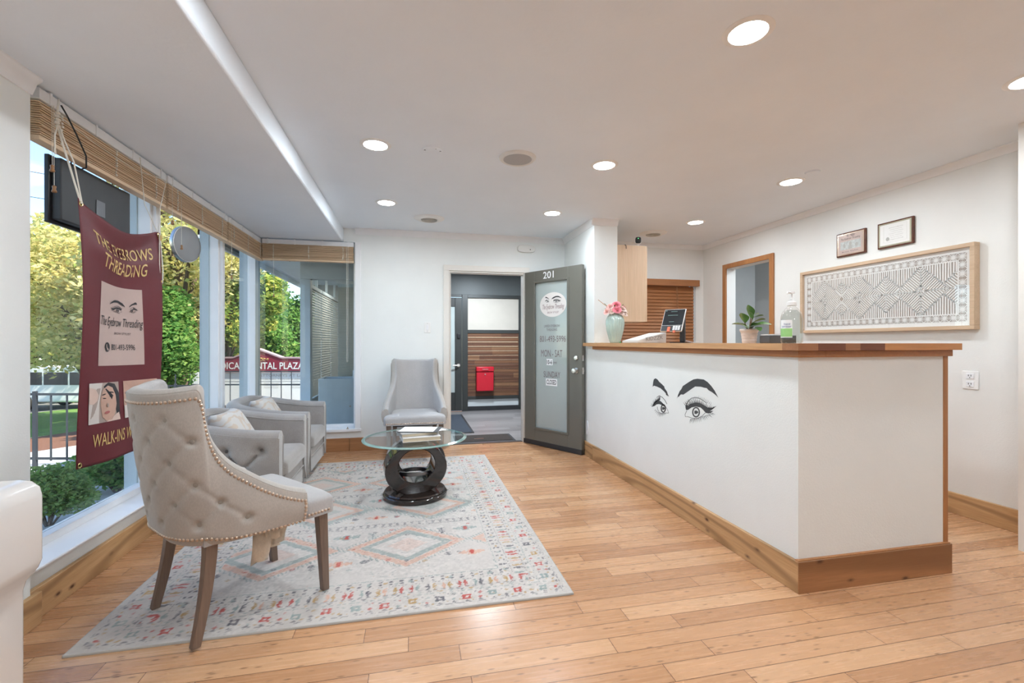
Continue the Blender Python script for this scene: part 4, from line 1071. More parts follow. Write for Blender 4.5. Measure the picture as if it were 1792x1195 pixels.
def eye_strokes():
    r_ = random.Random(4); out = []
    for cx, cy, rx, ry, n_ in ((1058, 728, 62, 82, 24), (545, 668, 42, 68, 22)):
        a0 = -.25*PI if cx > 800 else -.2*PI
        o_ = [(cx+rx*math.cos(t), cy+ry*math.sin(t)) for t in [2*PI*k/n_ for k in range(n_+1)]]
        i_ = [(cx+(rx-20)*math.cos(t), cy+(ry-18)*math.sin(t)) for t in [2*PI*k/n_ for k in range(n_+1)]]
        for k in range(n_):
            out.append([o_[k], o_[k+1], i_[k+1], i_[k]])
        pr = .34
        out.append([(cx+rx*.5*math.cos(t)*(1+.2*math.cos(3*t)), cy+ry*pr*math.sin(t)) for t in [2*PI*k/14 for k in range(14)]])
        for k in range(16):
            t = 2*PI*k/16; out.append([(cx+(rx-12)*math.cos(t-.07), cy+(ry-12)*math.sin(t-.07)), (cx+(rx-12)*math.cos(t+.07), cy+(ry-12)*math.sin(t+.07)), (cx+rx*.62*math.cos(t), cy+ry*.62*math.sin(t))])
    def lash(x, y, dx, dy, w):
        L_ = math.hypot(dx, dy); w *= 1.35; nx, ny = -dy/L_*w/2, dx/L_*w/2; mx, my = x+dx*.55-ny*1.5, y+dy*.55+nx*1.5
        out.append([(x-nx, y-ny), (mx-nx*.6, my-ny*.6), (x+dx, y+dy), (mx+nx*.6, my+ny*.6), (x+nx, y+ny)])
    for i in range(22):        # right eye, upper
        f = i/21; x = 905+f*400; y = 640-75*math.sin(PI*min(1, f*1.15))+(f*40); lash(x, y, -45+80*f+r_.uniform(-8, 8), -70-r_.uniform(0, 30)+30*f, 11)
    for i in range(20):        # right eye, inner fine hairs
        f = i/19; x = 900+f*380; y = 600-100*math.sin(PI*f*.95)+f*30; lash(x, y, -20+45*f, -38-r_.uniform(0, 20), 4)
    for i in range(17):        # right eye, lower
        f = i/16; x = 975+f*330; y = 835-12*math.sin(PI*f)-(f**2)*95; lash(x, y, -25+90*f+r_.uniform(-6, 6), 85-45*f+r_.uniform(-15, 15), 8)
    for i in range(12):        # left eye, upper
        f = i/11; x = 378+f*110; y = 640-100*math.sin(PI*.5*f); lash(x, y, -42+50*f+r_.uniform(-6, 6), -25-65*f+r_.uniform(-10, 10), 11)
    for i in range(11):        # left eye, lower
        f = i/10; x = 425+f*150; y = 690+55*math.sin(PI*.5*min(1, f*1.6)); lash(x, y, -22+35*f, 30+38*math.sin(PI*f)+r_.uniform(-8, 8), 7)
    for i in range(12):
        x = 770+i*8; lash(x, 480-i*14, -12, 22+r_.uniform(0, 14)-38*(i > 5), 6)
    for i in range(7): lash(585+i*6, 440+i*3, 12, 30, 5)
    return out
EYE_S = eye_strokes()
def put_eyes(m, fn, simple=False):
    for P in EYE_P: m.add([fn(*q) for q in P], [tuple(range(len(P)))])
    for pts, w in EYE_L:
        a, b = seg(pts, w*(1.4 if simple else 1)); n = len(a)
        m.add([fn(*q) for q in a+b], [(k, k+1, n+k+1, n+k) for k in range(n-1)])
    for P in EYE_S: m.add([fn(*q) for q in P], [tuple(range(len(P)))])
def counter_map(px, py):
    # sheet units -> the counter front (plane x = 1.8146)
    u = 1100+px/8.96; v = 640+py/8.96; a = (u-896)/796; X = 1.8146
    y = (.9769*X-a*.2135*X)/(.2135+.9769*a); d = .2135*X+.9769*y
    return Vector((X, y, 1.2+(599-v)/796*d))
m = MB((1.8146, 2.83, .95)); put_eyes(m, counter_map)
o = m.build('eye_decal', M['vinyl'], smooth=0, flip=False)
tag(o, 'black line drawing of two lashed eyes with brows on the counter front', 'wall decal')
# ------------------------------------------------------------------ things on the counter
TZ = 1.195
t = thing('ribbed_vase', 'pale celadon ribbed vase on the counter beside the partition', 'vase', (1.92, 4.10, TZ))
prof = [(0, .0), (.045, .0), (.05, .006), (.062, .05), (.08, .12), (.088, .18), (.086, .22), (.072, .26), (.052, .285), (.05, .298), (.046, .298), (.046, .27), (0, .26)]
pf = []
for i in range(len(prof)-1):
    for k in range(4): f = k/4; pf.append((prof[i][0]*(1-f)+prof[i+1][0]*f, prof[i][1]*(1-f)+prof[i+1][1]*f))
pf.append(prof[-1])
MB((0, 0, 0)).lathe(pf, n=132, rfun=lambda a, z: 1+(.055*abs(math.sin(a*11))-.035)*max(0, min(1, (.27-z)/.03)) if z > .01 else 1).build('vase_body', M['ceramic'], t, smooth=50)
def rose(parent, c, R_, mat, seed, name='rose'):
    r_ = random.Random(seed); m = MB((0, 0, 0)); C_ = Vector(c); up = Vector((C_.x, C_.y, .06)).normalized().lerp(Vector((-.6, -.6, .5)), .35).normalized()
    Q = up.to_track_quat('Z', 'Y').to_matrix()
    for lay, (cnt, rad, hh, op) in enumerate(((3, .22, .62, .05), (4, .42, .66, .25), (5, .66, .60, .55), (6, .92, .46, .95))):
        for k in range(cnt):
            a0 = 2*PI*k/cnt+lay*.7+r_.uniform(-.2, .2); wd = 2*PI/cnt*1.35
            def fn(a, b):
                an = a0+(a-.5)*wd; rr_ = R_*(rad*(.35+.65*b)+op*.25*b*b)*(1-.04*math.cos(an*3)); z = R_*(hh*b*(1-.25*(2*a-1)**4)-.1-.3*op*b**3)
                return C_+Q @ Vector((rr_*math.cos(an), rr_*math.sin(an), z))
            m.grid(fn, 7, 6)
    m.ball(C_-up*R_*.05, R_*.35, 8)
    return m.build(name, mat, parent, smooth=60, flip=False)
fl = thing('flower_bouquet', 'pink and blush artificial roses bunched in the ribbed vase', 'flowers', (1.92, 4.10, TZ+.29))
for i, (x, y, z, R_, mk) in enumerate(((-.01, -.05, .075, .034, 'petalhot'), (-.015, -.075, .025, .033, 'petalhot'), (-.06, -.02, .06, .032, 'petal'), (-.095, -.02, .01, .028, 'petal'), (-.055, -.05, .012, .026, 'petalpale'),
        (.05, -.04, .04, .038, 'petalpale'), (.085, -.01, .03, .036, 'petalpale'), (.07, -.04, -.005, .034, 'petalpale'), (.03, .03, .07, .03, 'petalpale'), (-.03, .04, .06, .03, 'petal'), (.095, .02, .06, .028, 'petal'), (-.07, .04, .03, .03, 'petalpale'), (.035, -.06, .0, .028, 'petalpale'))):
    o = rose(fl, (x, y, z), R_*1.15, M[mk], i)
    if mk == 'petalhot': part_label(o, 'deep pink rose')
m = MB((0, 0, 0)); r_ = random.Random(8)
for k in range(16):
    a = r_.uniform(0, 2*PI); q = Vector((.11*math.cos(a)*r_.uniform(.4, 1), .08*math.sin(a), r_.uniform(-.01, .08)))
    m.tube([Vector((0, 0, -.1)), q*.6, q], .0016, 5)
    d = q.normalized(); s_ = d.cross(Vector((0, 0, 1))).normalized()*.009
    m.add([q, q+d*.02+s_, q+d*.04, q+d*.02-s_], [(0, 1, 2, 3)])
m.build('leafy_stems', M['leaf'], fl, flip=False)
m = MB((0, 0, 0)); m.tube([(-.06, .0, .05), (-.12, .0, .085), (-.175, .0, .125)], .0028, 6); m.build('dried_stem', M['straw'], fl)
# wedge box with embossed lettering
t = thing('white_box', 'cream wedge box embossed KIDZZK in front of the vase', 'box', (1.93, 3.56, TZ))
m = MB(t.location); xs = (1.80, 2.06)
vs = [(1.80, 3.42, TZ), (2.06, 3.42, TZ), (2.06, 3.42, TZ+.088), (1.80, 3.42, TZ+.018), (1.80, 3.70, TZ), (2.06, 3.70, TZ), (2.06, 3.70, TZ+.088), (1.80, 3.70, TZ+.018)]
m.add(vs, [(0, 1, 2, 3), (5, 4, 7, 6), (0, 3, 7, 4), (1, 5, 6, 2), (3, 2, 6, 7), (0, 4, 5, 1)]); m.build('box_body', plain('cream matt card', (.60, .56, .52), .7, .02), t, bevel=.003)
m = MB(t.location)
vs = [(1.815, 3.44, TZ+.0225), (2.05, 3.44, TZ+.0858), (2.05, 3.68, TZ+.0858), (1.815, 3.68, TZ+.0225)]
m.add([Vector(q)+Vector((-.0003, 0, .0014)) for q in vs], [(0, 1, 2, 3)]); m.build('tray_inlay', M['offw'], t, flip=False)
m = MB(t.location); put_text(m, 'KIDZZK', lambda u, v: Vector((u, 3.4193, TZ+v*.7+(u-1.80)*.10)), 1.875, 2.03, .014, .058, offset=.01); m.build('lettering', plain('grey embossing', (.28, .26, .24), .6), t, smooth=0)
# tablet terminal
t = thing('tablet_terminal', 'black tablet card terminal on a stand at the middle of the counter', 'payment terminal', (1.99, 3.22, TZ), math.radians(-53.1))
m = MB((0, 0, 0)); m.box(-.03, .10, .02, .14, 0, .006); m.build('stand_base', M['black'], t, bevel=.003)
m = MB((0, 0, 0)); m.box(.03, .07, .075, .105, .006, .20); m.bar((.05, .09, .185), (.03, .035, .165), .03, .02); m.build('stand_column', M['black'], t, bevel=.006)
T = Matrix.Translation((0, -.03, .092)) @ Matrix.Rotation(math.radians(-30), 4, 'X')
m = MB((0, 0, 0)); m.box(-.085, .085, 0, .012, 0, .205, T); m.build('tablet_shell', M['offw'], t, bevel=.004)
m = MB((0, 0, 0)); m.box(-.080, .080, -.0012, .0, .055, .20, T); s1 = m.build('screen', M['screen'], t)
m = MB((0, 0, 0)); m.box(-.080, .080, -.0016, 0, .003, .052, T); s2 = m.build('reader_panel', M['black2'], t)
m = MB((0, 0, 0)); mk = MB((0, 0, 0))
for i in range(3):
    for j in range(4): m.box(.012+i*.02, .028+i*.02, -.0028, -.0016, .010+j*.010, .017+j*.010, T)
m.build('keypad', M['trimw'], s2)
m = MB((0, 0, 0)); m.box(-.072, -.064, -.0016, -.0012, .185, .194, T); m.box(-.03, .02, -.0016, -.0012, .18, .184, T); m.box(-.05, .03, -.0016, -.0012, .145, .149, T); m.box(-.03, .01, -.0016, -.0012, .085, .088, T); m.build('screen_text', plain('screen glyphs', (.12, .22, .2), .4), s1)
m = MB((0, 0, 0)); m.box(-.03, -.008, -.004, .004, -.004, .038, T); m.box(.018, .036, -.004, .004, -.012, .004, T); part_label(m.build('orange_clip', plain('orange plastic', (.75, .12, .03), .4), t), 'orange clip')
m = MB((0, 0, 0)); m.tube([(.02, .09, .04), (.05, .13, .02), (.10, .16, .006), (.16, .15, .006)], .003, 6); m.build('power_cable', M['white'], t)
t = thing('business_card', 'pale business card lying at the far end of the counter', 'card', (1.825, 4.26, TZ))
m = MB((0, 0, 0)).box(-.035, .035, -.03, .03, 0, .0015); m.build('card', M['paper'], t); MB((0, 0, 0)).box(.005, .034, -.031, -.02, .0015, .0022).build('stripe', M['gold'], t)
t = thing('green_cap', 'tiny green cap between the vase and the cream box', 'cap', (1.86, 3.86, TZ)); MB((0, 0, 0)).lathe([(0, 0), (.008, 0), (.008, .008), (0, .01)], n=12).build('cap_shell', plain('green plastic', (.02, .35, .12), .4), t)
# potted plant
t = thing('potted_plant', 'small green-leaved plant in a pale ribbed pot on the counter', 'potted plant', (1.95, 2.335, TZ))
MB((0, 0, 0)).lathe([(0, 0), (.036, 0), (.038, .004), (.040, .018), (.0385, .02), (.042, .035), (.0405, .037), (.0445, .052), (.043, .054), (.047, .068), (.051, .072), (.052, .080), (.049, .084), (.044, .084), (.044, .070), (0, .07)], n=48).build('pot', M['pot'], t)
MB((0, 0, 0)).lathe([(0, .074), (.0445, .072)], n=24).build('soil', M['mulch'], t)
def leafm(m, base, d, L_, w, curl=.35, roll=0):
    d = Vector(d).normalized(); s_ = d.cross(Vector((0, 0, 1))).normalized(); u = s_.cross(d).normalized(); base = Vector(base)
    if roll: s_, u = s_*math.cos(roll)+u*math.sin(roll), u*math.cos(roll)-s_*math.sin(roll)
    def fn(a, b):
        wv_ = w/2*math.sin(PI*min(1, a*.93+.05))**.75*(.55+.55*a if a < .6 else .88); x = (2*b-1)
        return base+d*L_*a+s_*x*wv_+u*(abs(x)*wv_*.35-curl*L_*a*a)
    m.grid(fn, 12, 7)
stem = MB((0, 0, 0)); r_ = random.Random(21)
LV = [((-.03, 0, .12), (-.55, -.35, .9), .065, .055, .1, .3), ((.01, 0, .15), (-.25, -.2, .8), .075, .05, .15, .5), ((-.03, -.01, .10), (-1, -.1, .45), .07, .035, .25, .2), ((-.01, -.02, .09), (-.8, -.7, .22), .075, .05, .3, 0),
      ((.0, -.02, .09), (-.1, -1, .05), .07, .058, .4, .1), ((.015, -.02, .10), (.7, -.6, .30), .08, .055, .3, -.3), ((.02, .0, .12), (.9, -.1, .35), .075, .04, .15, .3), ((.02, .0, .15), (.95, .0, .25), .07, .035, .1, .2),
      ((.02, 0, .14), (-.35, -.1, .9), .055, .045, .2, .6), ((.02, .01, .16), (.9, .35, .28), .075, .035, .1, .2), ((-.01, .02, .10), (-.4, .8, .4), .07, .05, .3, 0), ((.02, .02, .1), (.5, .8, .35), .07, .05, .3, 0), ((.0, -.015, .10), (.25, -.9, .35), .06, .05, .3, .1)]
for i, (b, d, L_, w, cu, ro) in enumerate(LV):
    m = MB((0, 0, 0)); leafm(m, b, d, L_*1.12, w*1.35, cu*.8, ro); o = m.build('leaf', M['leafb'] if i in (9,) else M['leaf'], t, smooth=80, flip=False)
    stem.tube([(0, 0, .06), (b[0]*.5, b[1]*.5, (b[2]+.07)/2), b], .0025, 6)
stem.build('stems', M['stem'], t)
t = thing('card_holder', 'low black box with papers on top beside the sanitizer bottle', 'box', (2.015, 2.19, TZ), math.radians(-12))
MB((0, 0, 0)).box(-.075, .075, -.05, .05, 0, .043).build('box_body', M['charcoal'], t, bevel=.003)
MB((0, 0, 0)).box(-.0775, -.0, -.0515, .04, .002, .0445).build('cover_flap', M['steel'], t, bevel=.002)
t = thing('leaflet_stack', 'thin white leaflets resting on the low black box', 'leaflets', (2.005, 2.19, TZ+.0445), math.radians(-16))
MB((0, 0, 0)).box(-.065, .065, -.045, .04, 0, .006).build('sheets', M['paper'], t); MB((0, 0, 0)).box(-.02, .03, -.0455, -.03, .0062, .0066).build('red_print', M['lips'], t)
# sanitizer bottle
t = thing('sanitizer_bottle', 'clear pump bottle of hand sanitizer with green label at the counter corner', 'bottle', (1.95, 2.025, TZ))
el = lambda a, z: 1/math.sqrt(math.cos(a+.55)**2+(math.sin(a+.55)/.72)**2) if z < .185 else 1
pf = [(0, 0), (.044, 0), (.050, .006), (.052, .02), (.052, .12), (.050, .14), (.042, .165), (.026, .185), (.019, .192), (.018, .202)]
MB((0, 0, 0)).lathe(pf, n=56, rfun=el).build('bottle_body', M['clear'], t, smooth=50)
MB((0, 0, 0)).lathe([(r*.93, z*.93+.003) for r, z in pf[:8]]+[(0, .176)], n=48, rfun=el).build('gel', M['gel'], t, smooth=50)
def lab(a0, a1, z0, z1, nm_, mat, off=.0008):
    m = MB((0, 0, 0)); m.grid(lambda a, b: Vector(((.0522+off)*el(a0+(a1-a0)*a, 0)*math.cos(a0+(a1-a0)*a), (.0522+off)*el(a0+(a1-a0)*a, 0)*math.sin(a0+(a1-a0)*a), z0+(z1-z0)*b)), 16, 3); return m.build(nm_, mat, t, smooth=60, flip=False)
lab(PI*.86, PI*1.28, .03, .122, 'label', M['labelwhite']); lab(PI*.87, PI*1.275, .034, .078, 'label_leaf_print', M['labelgreen'], .0012)
m = MB((0, 0, 0)); put_text(m, 'hand', lambda u, v: Vector(((.0540)*el(u, 0)*math.cos(u), .0540*el(u, 0)*math.sin(u), v)), PI*1.0, PI*1.2, .096, .106); put_text(m, 'sanitizer', lambda u, v: Vector(((.0540)*el(u, 0)*math.cos(u), .0540*el(u, 0)*math.sin(u), v)), PI*.93, PI*1.24, .083, .093); m.build('label_text', plain('blue label ink', (.05, .10, .3), .4), t, smooth=0)
MB((0, 0, 0)).lathe([(.018, .198), (.0235, .199), (.0235, .216), (.017, .22), (.010, .222), (.010, .236), (.0045, .238), (.0045, .262), (0, .262)], n=24).build('pump_collar', M['white'], t)
m = MB((0, 0, 0)); m.box(-.012, .012, -.009, .009, .262, .272); m.tube([(-.01, 0, .267), (-.032, -.01, .268), (-.042, -.014, .258)], .0045, 8); m.build('pump_head', M['white'], t, bevel=.003)
# ------------------------------------------------------------------ office cabinet and camera
t = thing('wall_cabinet', 'maple wall cabinet mounted behind the partition above the counter', 'cabinet', (2.245, 4.83, 1.415))
MB(t.location).box(2.0705, 2.40, 4.385, 5.28, 1.415, 2.215).build('carcass', M['maple'], t, bevel=.002)
for a, b in ((4.388, 4.83), (4.834, 5.277)):
    d = MB(t.location).box(2.4015, 2.42, a, b, 1.418, 2.212).build('door', M['maple'], t, bevel=.002)
    MB(t.location).ball((2.432, b-.05 if a < 4.5 else a+.05, 1.5), .013).build('knob', M['nickel'], d)
m = MB(t.location); m.tube([(2.16, 4.384, 2.217), (2.17, 4.378, 2.215), (2.175, 4.376, 2.20), (2.175, 4.376, 2.175)], .004, 6); m.build('hook', M['black'], t)
t = thing('security_camera', 'small black-faced security camera with green light on top of maple cabinet', 'camera', (2.345, 4.45, 2.215), math.radians(-18))
MB((0, 0, 0)).lathe([(0, 0), (.03, 0), (.032, .004), (.03, .009), (.006, .013), (.006, .03), (0, .03)], n=24).build('base', M['white'], t)
m = MB((0, 0, 0)); m.prism([(math.copysign(abs(math.cos(a))**.6, math.cos(a))*.033, math.copysign(abs(math.sin(a))**.6, math.sin(a))*.037) for a in [2*PI*k/32 for k in range(32)]], lambda u, v, h: Vector((u, -.025+h, .068+v)), .045); m.build('housing', M['white'], t, bevel=.006, seg=3)
m = MB((0, 0, 0)); m.prism([(math.copysign(abs(math.cos(a))**.6, math.cos(a))*.030, math.copysign(abs(math.sin(a))**.6, math.sin(a))*.034) for a in [2*PI*k/32 for k in range(32)]], lambda u, v, h: Vector((u, -.0285+h, .068+v)), .004); m.build('faceplate', M['black'], t)
m = MB((0, 0, 0)); m.lathe([(0, .003), (.010, .002), (.012, 0)], n=16, M4=Matrix.Rotation(PI/2, 4, 'X'), c=(0, -.0285, .062)); m.build('lens', M['screen'], t)
m = MB((0, 0, 0)); m.lathe([(0, .002), (.0035, .001), (.004, 0)], n=12, M4=Matrix.Rotation(PI/2, 4, 'X'), c=(0, -.0285, .086)); m.build('status_light', emis('green led', (.05, 1, .25), 3), t)

# ------------------------------------------------------------------ framed cut-paper art
t = thing('framed_art', 'long pale-wood framed white cut-paper pattern of diamonds on right wall', 'wall art', (RX, 3.02, 1.288))
org = t.location; ya, yb, za, zb = 2.317, 3.722, 1.288, 1.876
m = MB(org); fw = .027
for b in ((3.678, RX-.001, ya, yb, za, za+fw), (3.678, RX-.001, ya, yb, zb-fw, zb), (3.678, RX-.001, ya, ya+fw, za+fw, zb-fw), (3.678, RX-.001, yb-fw, yb, za+fw, zb-fw)): m.box(*b)
m.build('frame', M['oakframe'], t, bevel=.002)
MB(org).box(3.705, 3.708, ya+fw, yb-fw, za+fw, zb-fw).build('backing_board', plain('taupe backing', (.42, .35, .30), .7), t)
UW = yb-ya-2*fw; VH = zb-za-2*fw
def am(u, v, h=0): return Vector((3.7035-h, yb-fw-u, za+fw+v))
m = MB(org)
def strip(a, b, w):
    dx, dy = b[0]-a[0], b[1]-a[1]; L_ = math.hypot(dx, dy)
    if L_ < .002: return
    nx, ny = -dy/L_*w/2, dx/L_*w/2
    q = [(a[0]+nx, a[1]+ny), (a[0]-nx, a[1]-ny), (b[0]-nx, b[1]-ny), (b[0]+nx, b[1]+ny)]
    m.prism(q, am, .0012)
def rect(u0, u1, v0, v1): m.prism([(u0, v0), (u1, v0), (u1, v1), (u0, v1)], am, .0013)
mg = .030; bw = .052
rect(0, UW, 0, mg); rect(0, UW, VH-mg, VH); rect(0, mg, mg, VH-mg); rect(UW-mg, UW, mg, VH-mg)
i0, i1, j0, j1 = mg+bw, UW-mg-bw, mg+bw, VH-mg-bw
for (u0, u1, v0, v1) in ((i0-.005, i1+.005, j0-.005, j0+.003), (i0-.005, i1+.005, j1-.003, j1+.005), (i0-.005, i0+.003, j0, j1), (i1-.003, i1+.005, j0, j1)): rect(u0, u1, v0, v1)
def star(cu, cv, s_):
    for k in range(8):
        a = PI*k/8*2; e = (max(-s_/2, min(s_/2, math.cos(a)*s_)), max(-s_/2, min(s_/2, math.sin(a)*s_))); strip((cu, cv), (cu+e[0], cv+e[1]), .0048)
    for k in range(8):
        a = PI*(k+.5)/4; e = (math.cos(a)*s_*.52, math.sin(a)*s_*.52); strip((cu, cv), (cu+e[0], cv+e[1]), .0030)
    n = 10; m.prism([(cu+s_*.14*math.cos(2*PI*k/n), cv+s_*.14*math.sin(2*PI*k/n)) for k in range(n)], am, .0013)
nS = 24; st = (UW-2*mg)/nS
for k in range(nS):
    for v in (mg+bw/2, VH-mg-bw/2): star(mg+st*(k+.5), v, bw)
for k in range(6):
    v = j0+(j1-j0)*(k+.5)/6
    for u in (mg+bw/2, UW-mg-bw/2): star(u, v, bw)
cv = (j0+j1)/2; hv = (j1-j0)/2
dia = []
big = [(i0+(i1-i0)*f) for f in (.12, .40, .80)]; small = [(i0+(i1-i0)*f) for f in (.26, .585, 1.02)]
for c_ in big: dia.append((c_, .185, hv, True))
for c_ in small: dia.append((c_, .15, hv*.78, False))
def inside_other(u, v, me_):
    for c_, hw, hh, b in dia:
        if c_ == me_: continue
        if abs(u-c_)/hw+abs(v-cv)/hh < 1 and (b or not [q for q in dia if q[0] == me_][0][3]): return True
    return False
def clipstrip(a, b, w, me_):
    N = 14; run = None
    for k in range(N+1):
        f = k/N; u = a[0]+(b[0]-a[0])*f; v = a[1]+(b[1]-a[1])*f
        ok = i0 < u < i1 and j0 < v < j1 and not inside_other(u, v, me_)
        if ok and run is None: run = (u, v)
        if ok: last = (u, v)
        if (not ok or k == N) and run is not None:
            strip(run, last, w); run = None
for c_, hw, hh, b in dia:
    k = hh/hw
    for sx in (-1, 1):
        for sy in (-1, 1):
            clipstrip((c_+sx*hw, cv), (c_, cv+sy*hh), .0085, c_)
            T_ = -hh
            stp = .0165
            tt = -hh+.004
            while tt < hh:
                # rays parallel to the neighbouring edge
                if tt >= 0: a0 = (0, tt)
                else: a0 = (-tt/k, 0)
                x_e = (hh-tt)/(2*k)
                if x_e > a0[0]: clipstrip((c_+sx*a0[0], cv+sy*a0[1]), (c_+sx*x_e, cv+sy*(tt+x_e*k)), .0082, c_)
                tt += stp*1.3
    clipstrip((c_, cv-hh), (c_, cv+hh), .006, c_); clipstrip((c_-hw, cv), (c_+hw, cv), .006, c_)
    if b: 
        for r in (.045,): 
            for sx in (-1, 1):
                for sy in (-1, 1): strip((c_+sx*r, cv), (c_, cv+sy*r), .005)
u = i0+.006; r_ = random.Random(6)
while u < i1:
    top = max([0]+[hh*(1-abs(u-c_)/hw) for c_, hw, hh, b in dia])
    for sy in (-1, 1):
        if hv-top > .006: strip((u+r_.uniform(-.002, .002), cv+sy*hv), (u, cv+sy*top), .0088)
    u += .0165
m.build('cut_paper', plain('white cut paper', (.86, .84, .81), .7, .02), t, smooth=0)
MB(org).box(3.690, 3.692, ya+fw*.8, yb-fw*.8, za+fw*.8, zb-fw*.8).build('glazing', glassy('picture glass', (.99, .99, .99), .01, 1.1), t)
# ------------------------------------------------------------------ plaques
mah = wood('mahogany board', (.16, .055, .03), (.09, .03, .018), 0, .25, ring=False)
def plaque(y0, y1, z0, z1, label, platemat, rim, k):
    t = thing('wall_plaque', label, 'plaque', (RX, (y0+y1)/2, z0), 0, 'award plaques above the framed art')
    o = MB(t.location); o.box(RX-.02, RX-.001, y0, y1, z0, z1); o.build('board', mah, t, bevel=.004)
    MB(t.location).box(RX-.0225, RX-.02, y0+.012, y1-.012, z0+.012, z1-.012).build('rim_plate', rim, t)
    MB(t.location).box(RX-.0235, RX-.0225, y0+.024, y1-.024, z0+.022, z1-.022).build('face_plate', platemat, t)
    fn = lambda u, v: Vector((RX-.0239, y1-u*(y1-y0), z0+v*(z1-z0)))
    m = MB(t.location)
    if k == 0:
        put_eyes(m, lambda x, y: fn(.36+(x-330)/1080*.32, .90-(y-190)/750*.12), True)
        put_text(m, 'The Eyebrow Threading', fn, .18, .84, .66, .76, shear=.35); put_text(m, 'Brow Stylist', fn, .22, .78, .15, .205)
        MB(t.location).box(RX-.0243, RX-.0236, y1-.86*(y1-y0), y1-.16*(y1-y0), z0+.27*(z1-z0), z0+.62*(z1-z0)).build('banknote', plain('grey green banknote', (.50, .52, .50), .5, .2, 60), t)
        b = MB(t.location); fb = lambda u, v: fn(u, v)+Vector((-.0007, 0, 0))
        for (cu_, cv_, ru, rv) in ((.30, .44, .04, .09), (.72, .42, .05, .08)): b.add([fb(cu_+ru*math.cos(q), cv_+rv*math.sin(q)) for q in [2*PI*i/14 for i in range(14)]], [tuple(range(14))])
        b.add([fb(cu_, cv_) for cu_, cv_ in ((.44, .28), (.58, .28), (.55, .42), (.56, .54), (.51, .59), (.46, .54), (.47, .42))], [tuple(range(7))])
        b.build('banknote_print', M['bookgrey'], t, smooth=0, flip=False)
    else:
        for q in range(7): put_text(m, ['CERTIFICATE OF APPRECIATION', 'presented with gratitude', 'to the Eyebrow Threading', 'in recognition of service', 'to our community', 'this day of the year', 'signed'][q], fn, .34+.03*(q % 3), .74-.03*(q % 2), .72-q*.075, .755-q*.075)
        ln = MB(t.location)
        for a, b in (((.20, .20), (.84, .20)), ((.20, .84), (.84, .84)), ((.20, .20), (.20, .84)), ((.84, .20), (.84, .84))):
            p, q = fn(*a), fn(*b); ln.bar(p, q, .0012, .0008)
        ln.build('border_line', M['blindgrey'], t)
        b = MB(t.location); b.add([fn(.31+.05*math.cos(q), .33+.075*math.sin(q)) for q in [2*PI*i/20 for i in range(20)]], [tuple(range(20))]); b.build('seal', M['bookgrey'], t, smooth=0, flip=False)
    m.build('lettering', M['ink'] if k == 0 else M['bookgrey'], t, smooth=0, flip=False)
plaque(3.093, 3.361, 1.955, 2.162, 'smaller dark wood plaque with eyes logo and framed banknote', plain('blush plate', (.55, .42, .37), .35), M['copper'], 0)
plaque(2.720, 2.993, 1.955, 2.162, 'dark wood plaque with printed certificate and round seal', M['paper'], plain('olive metallic rim', (.42, .39, .28), .3, metal=.7), 1)

# ------------------------------------------------------------------ open entrance door
def filmed(name):
    m = glassy(name, (.93, .95, .95), .03, 3.0); n = m.node_tree.nodes; l = m.node_tree.links
    o = [q for q in n if q.type == 'OUTPUT_MATERIAL'][0]; src = o.inputs[0].links[0].from_socket
    df = n.new('ShaderNodeBsdfDiffuse'); df.inputs[0].default_value = (.74, .81, .80, 1); tl = n.new('ShaderNodeBsdfTranslucent'); tl.inputs[0].default_value = (.7, .78, .77, 1)
    a = n.new('ShaderNodeMixShader'); a.inputs[0].default_value = .3; l.new(df.outputs[0], a.inputs[1]); l.new(tl.outputs[0], a.inputs[2])
    b = n.new('ShaderNodeMixShader'); b.inputs[0].default_value = .55; l.new(src, b.inputs[1]); l.new(a.outputs[0], b.inputs[2]); l.new(b.outputs[0], o.inputs[0])
    return m
rz = math.atan2(-.854, .52)
d = bpy.data.objects.new('door_1', None); C.objects.link(d); d.location = (1.302, 5.296, .012); d.rotation_euler = (0, 0, rz); d['kind'] = 'structure'
d['label'] = 'olive grey entrance door numbered 201, standing open into the room'; d['category'] = 'door'
m = MB((0, 0, 0)); Wd_ = .868; Hd = 2.018
m.box(0, .175, 0, .044, .0, Hd); m.box(.678, Wd_, 0, .044, 0, Hd); m.box(.175, .678, 0, .044, 0, .19); m.box(.175, .678, 0, .044, 1.885, Hd)
m.build('door_leaf', M['doorgrey'], d, bevel=.002)
m = MB((0, 0, 0))
for y0, y1 in ((-.008, .004), (.040, .052)):
    for b in ((.160, .186, y0, y1, .175, 1.90), (.667, .693, y0, y1, .175, 1.90), (.186, .667, y0, y1, .175, .20), (.186, .667, y0, y1, 1.875, 1.90)): m.box(*b)
m.build('glazing_bead', M['doorgrey'], d, bevel=.004, seg=3)
m = MB((0, 0, 0)).box(.175, .678, .019, .025, .19, 1.885)
dg = filmed('door glass'); pane = m.build('pane', dg, d)
m = MB((0, 0, 0)).box(.0, Wd_, -.004, .048, -.008, .045); m.build('door_sweep', M['black2'], d, bevel=.002)
m = MB((0, 0, 0))
for z, r in ((.885, .027), (1.02, .024)):
    for sg, y0 in ((-1, 0), (1, .044)):
        Q = Matrix.Rotation(PI/2*(1 if sg < 0 else -1), 4, 'X')
        m.lathe([(r*1.1, 0), (r*1.1, .006), (r*.5, .010), (r*.45, .028), (r*.95, .034), (r, .045), (r*.85, .056), (0, .058)] if z < 1 else [(r, 0), (r, .012), (r*.8, .018), (0, .019)], (.795, y0, z), 24, M4=Q)
m.split('knob', M['nickel'], d)
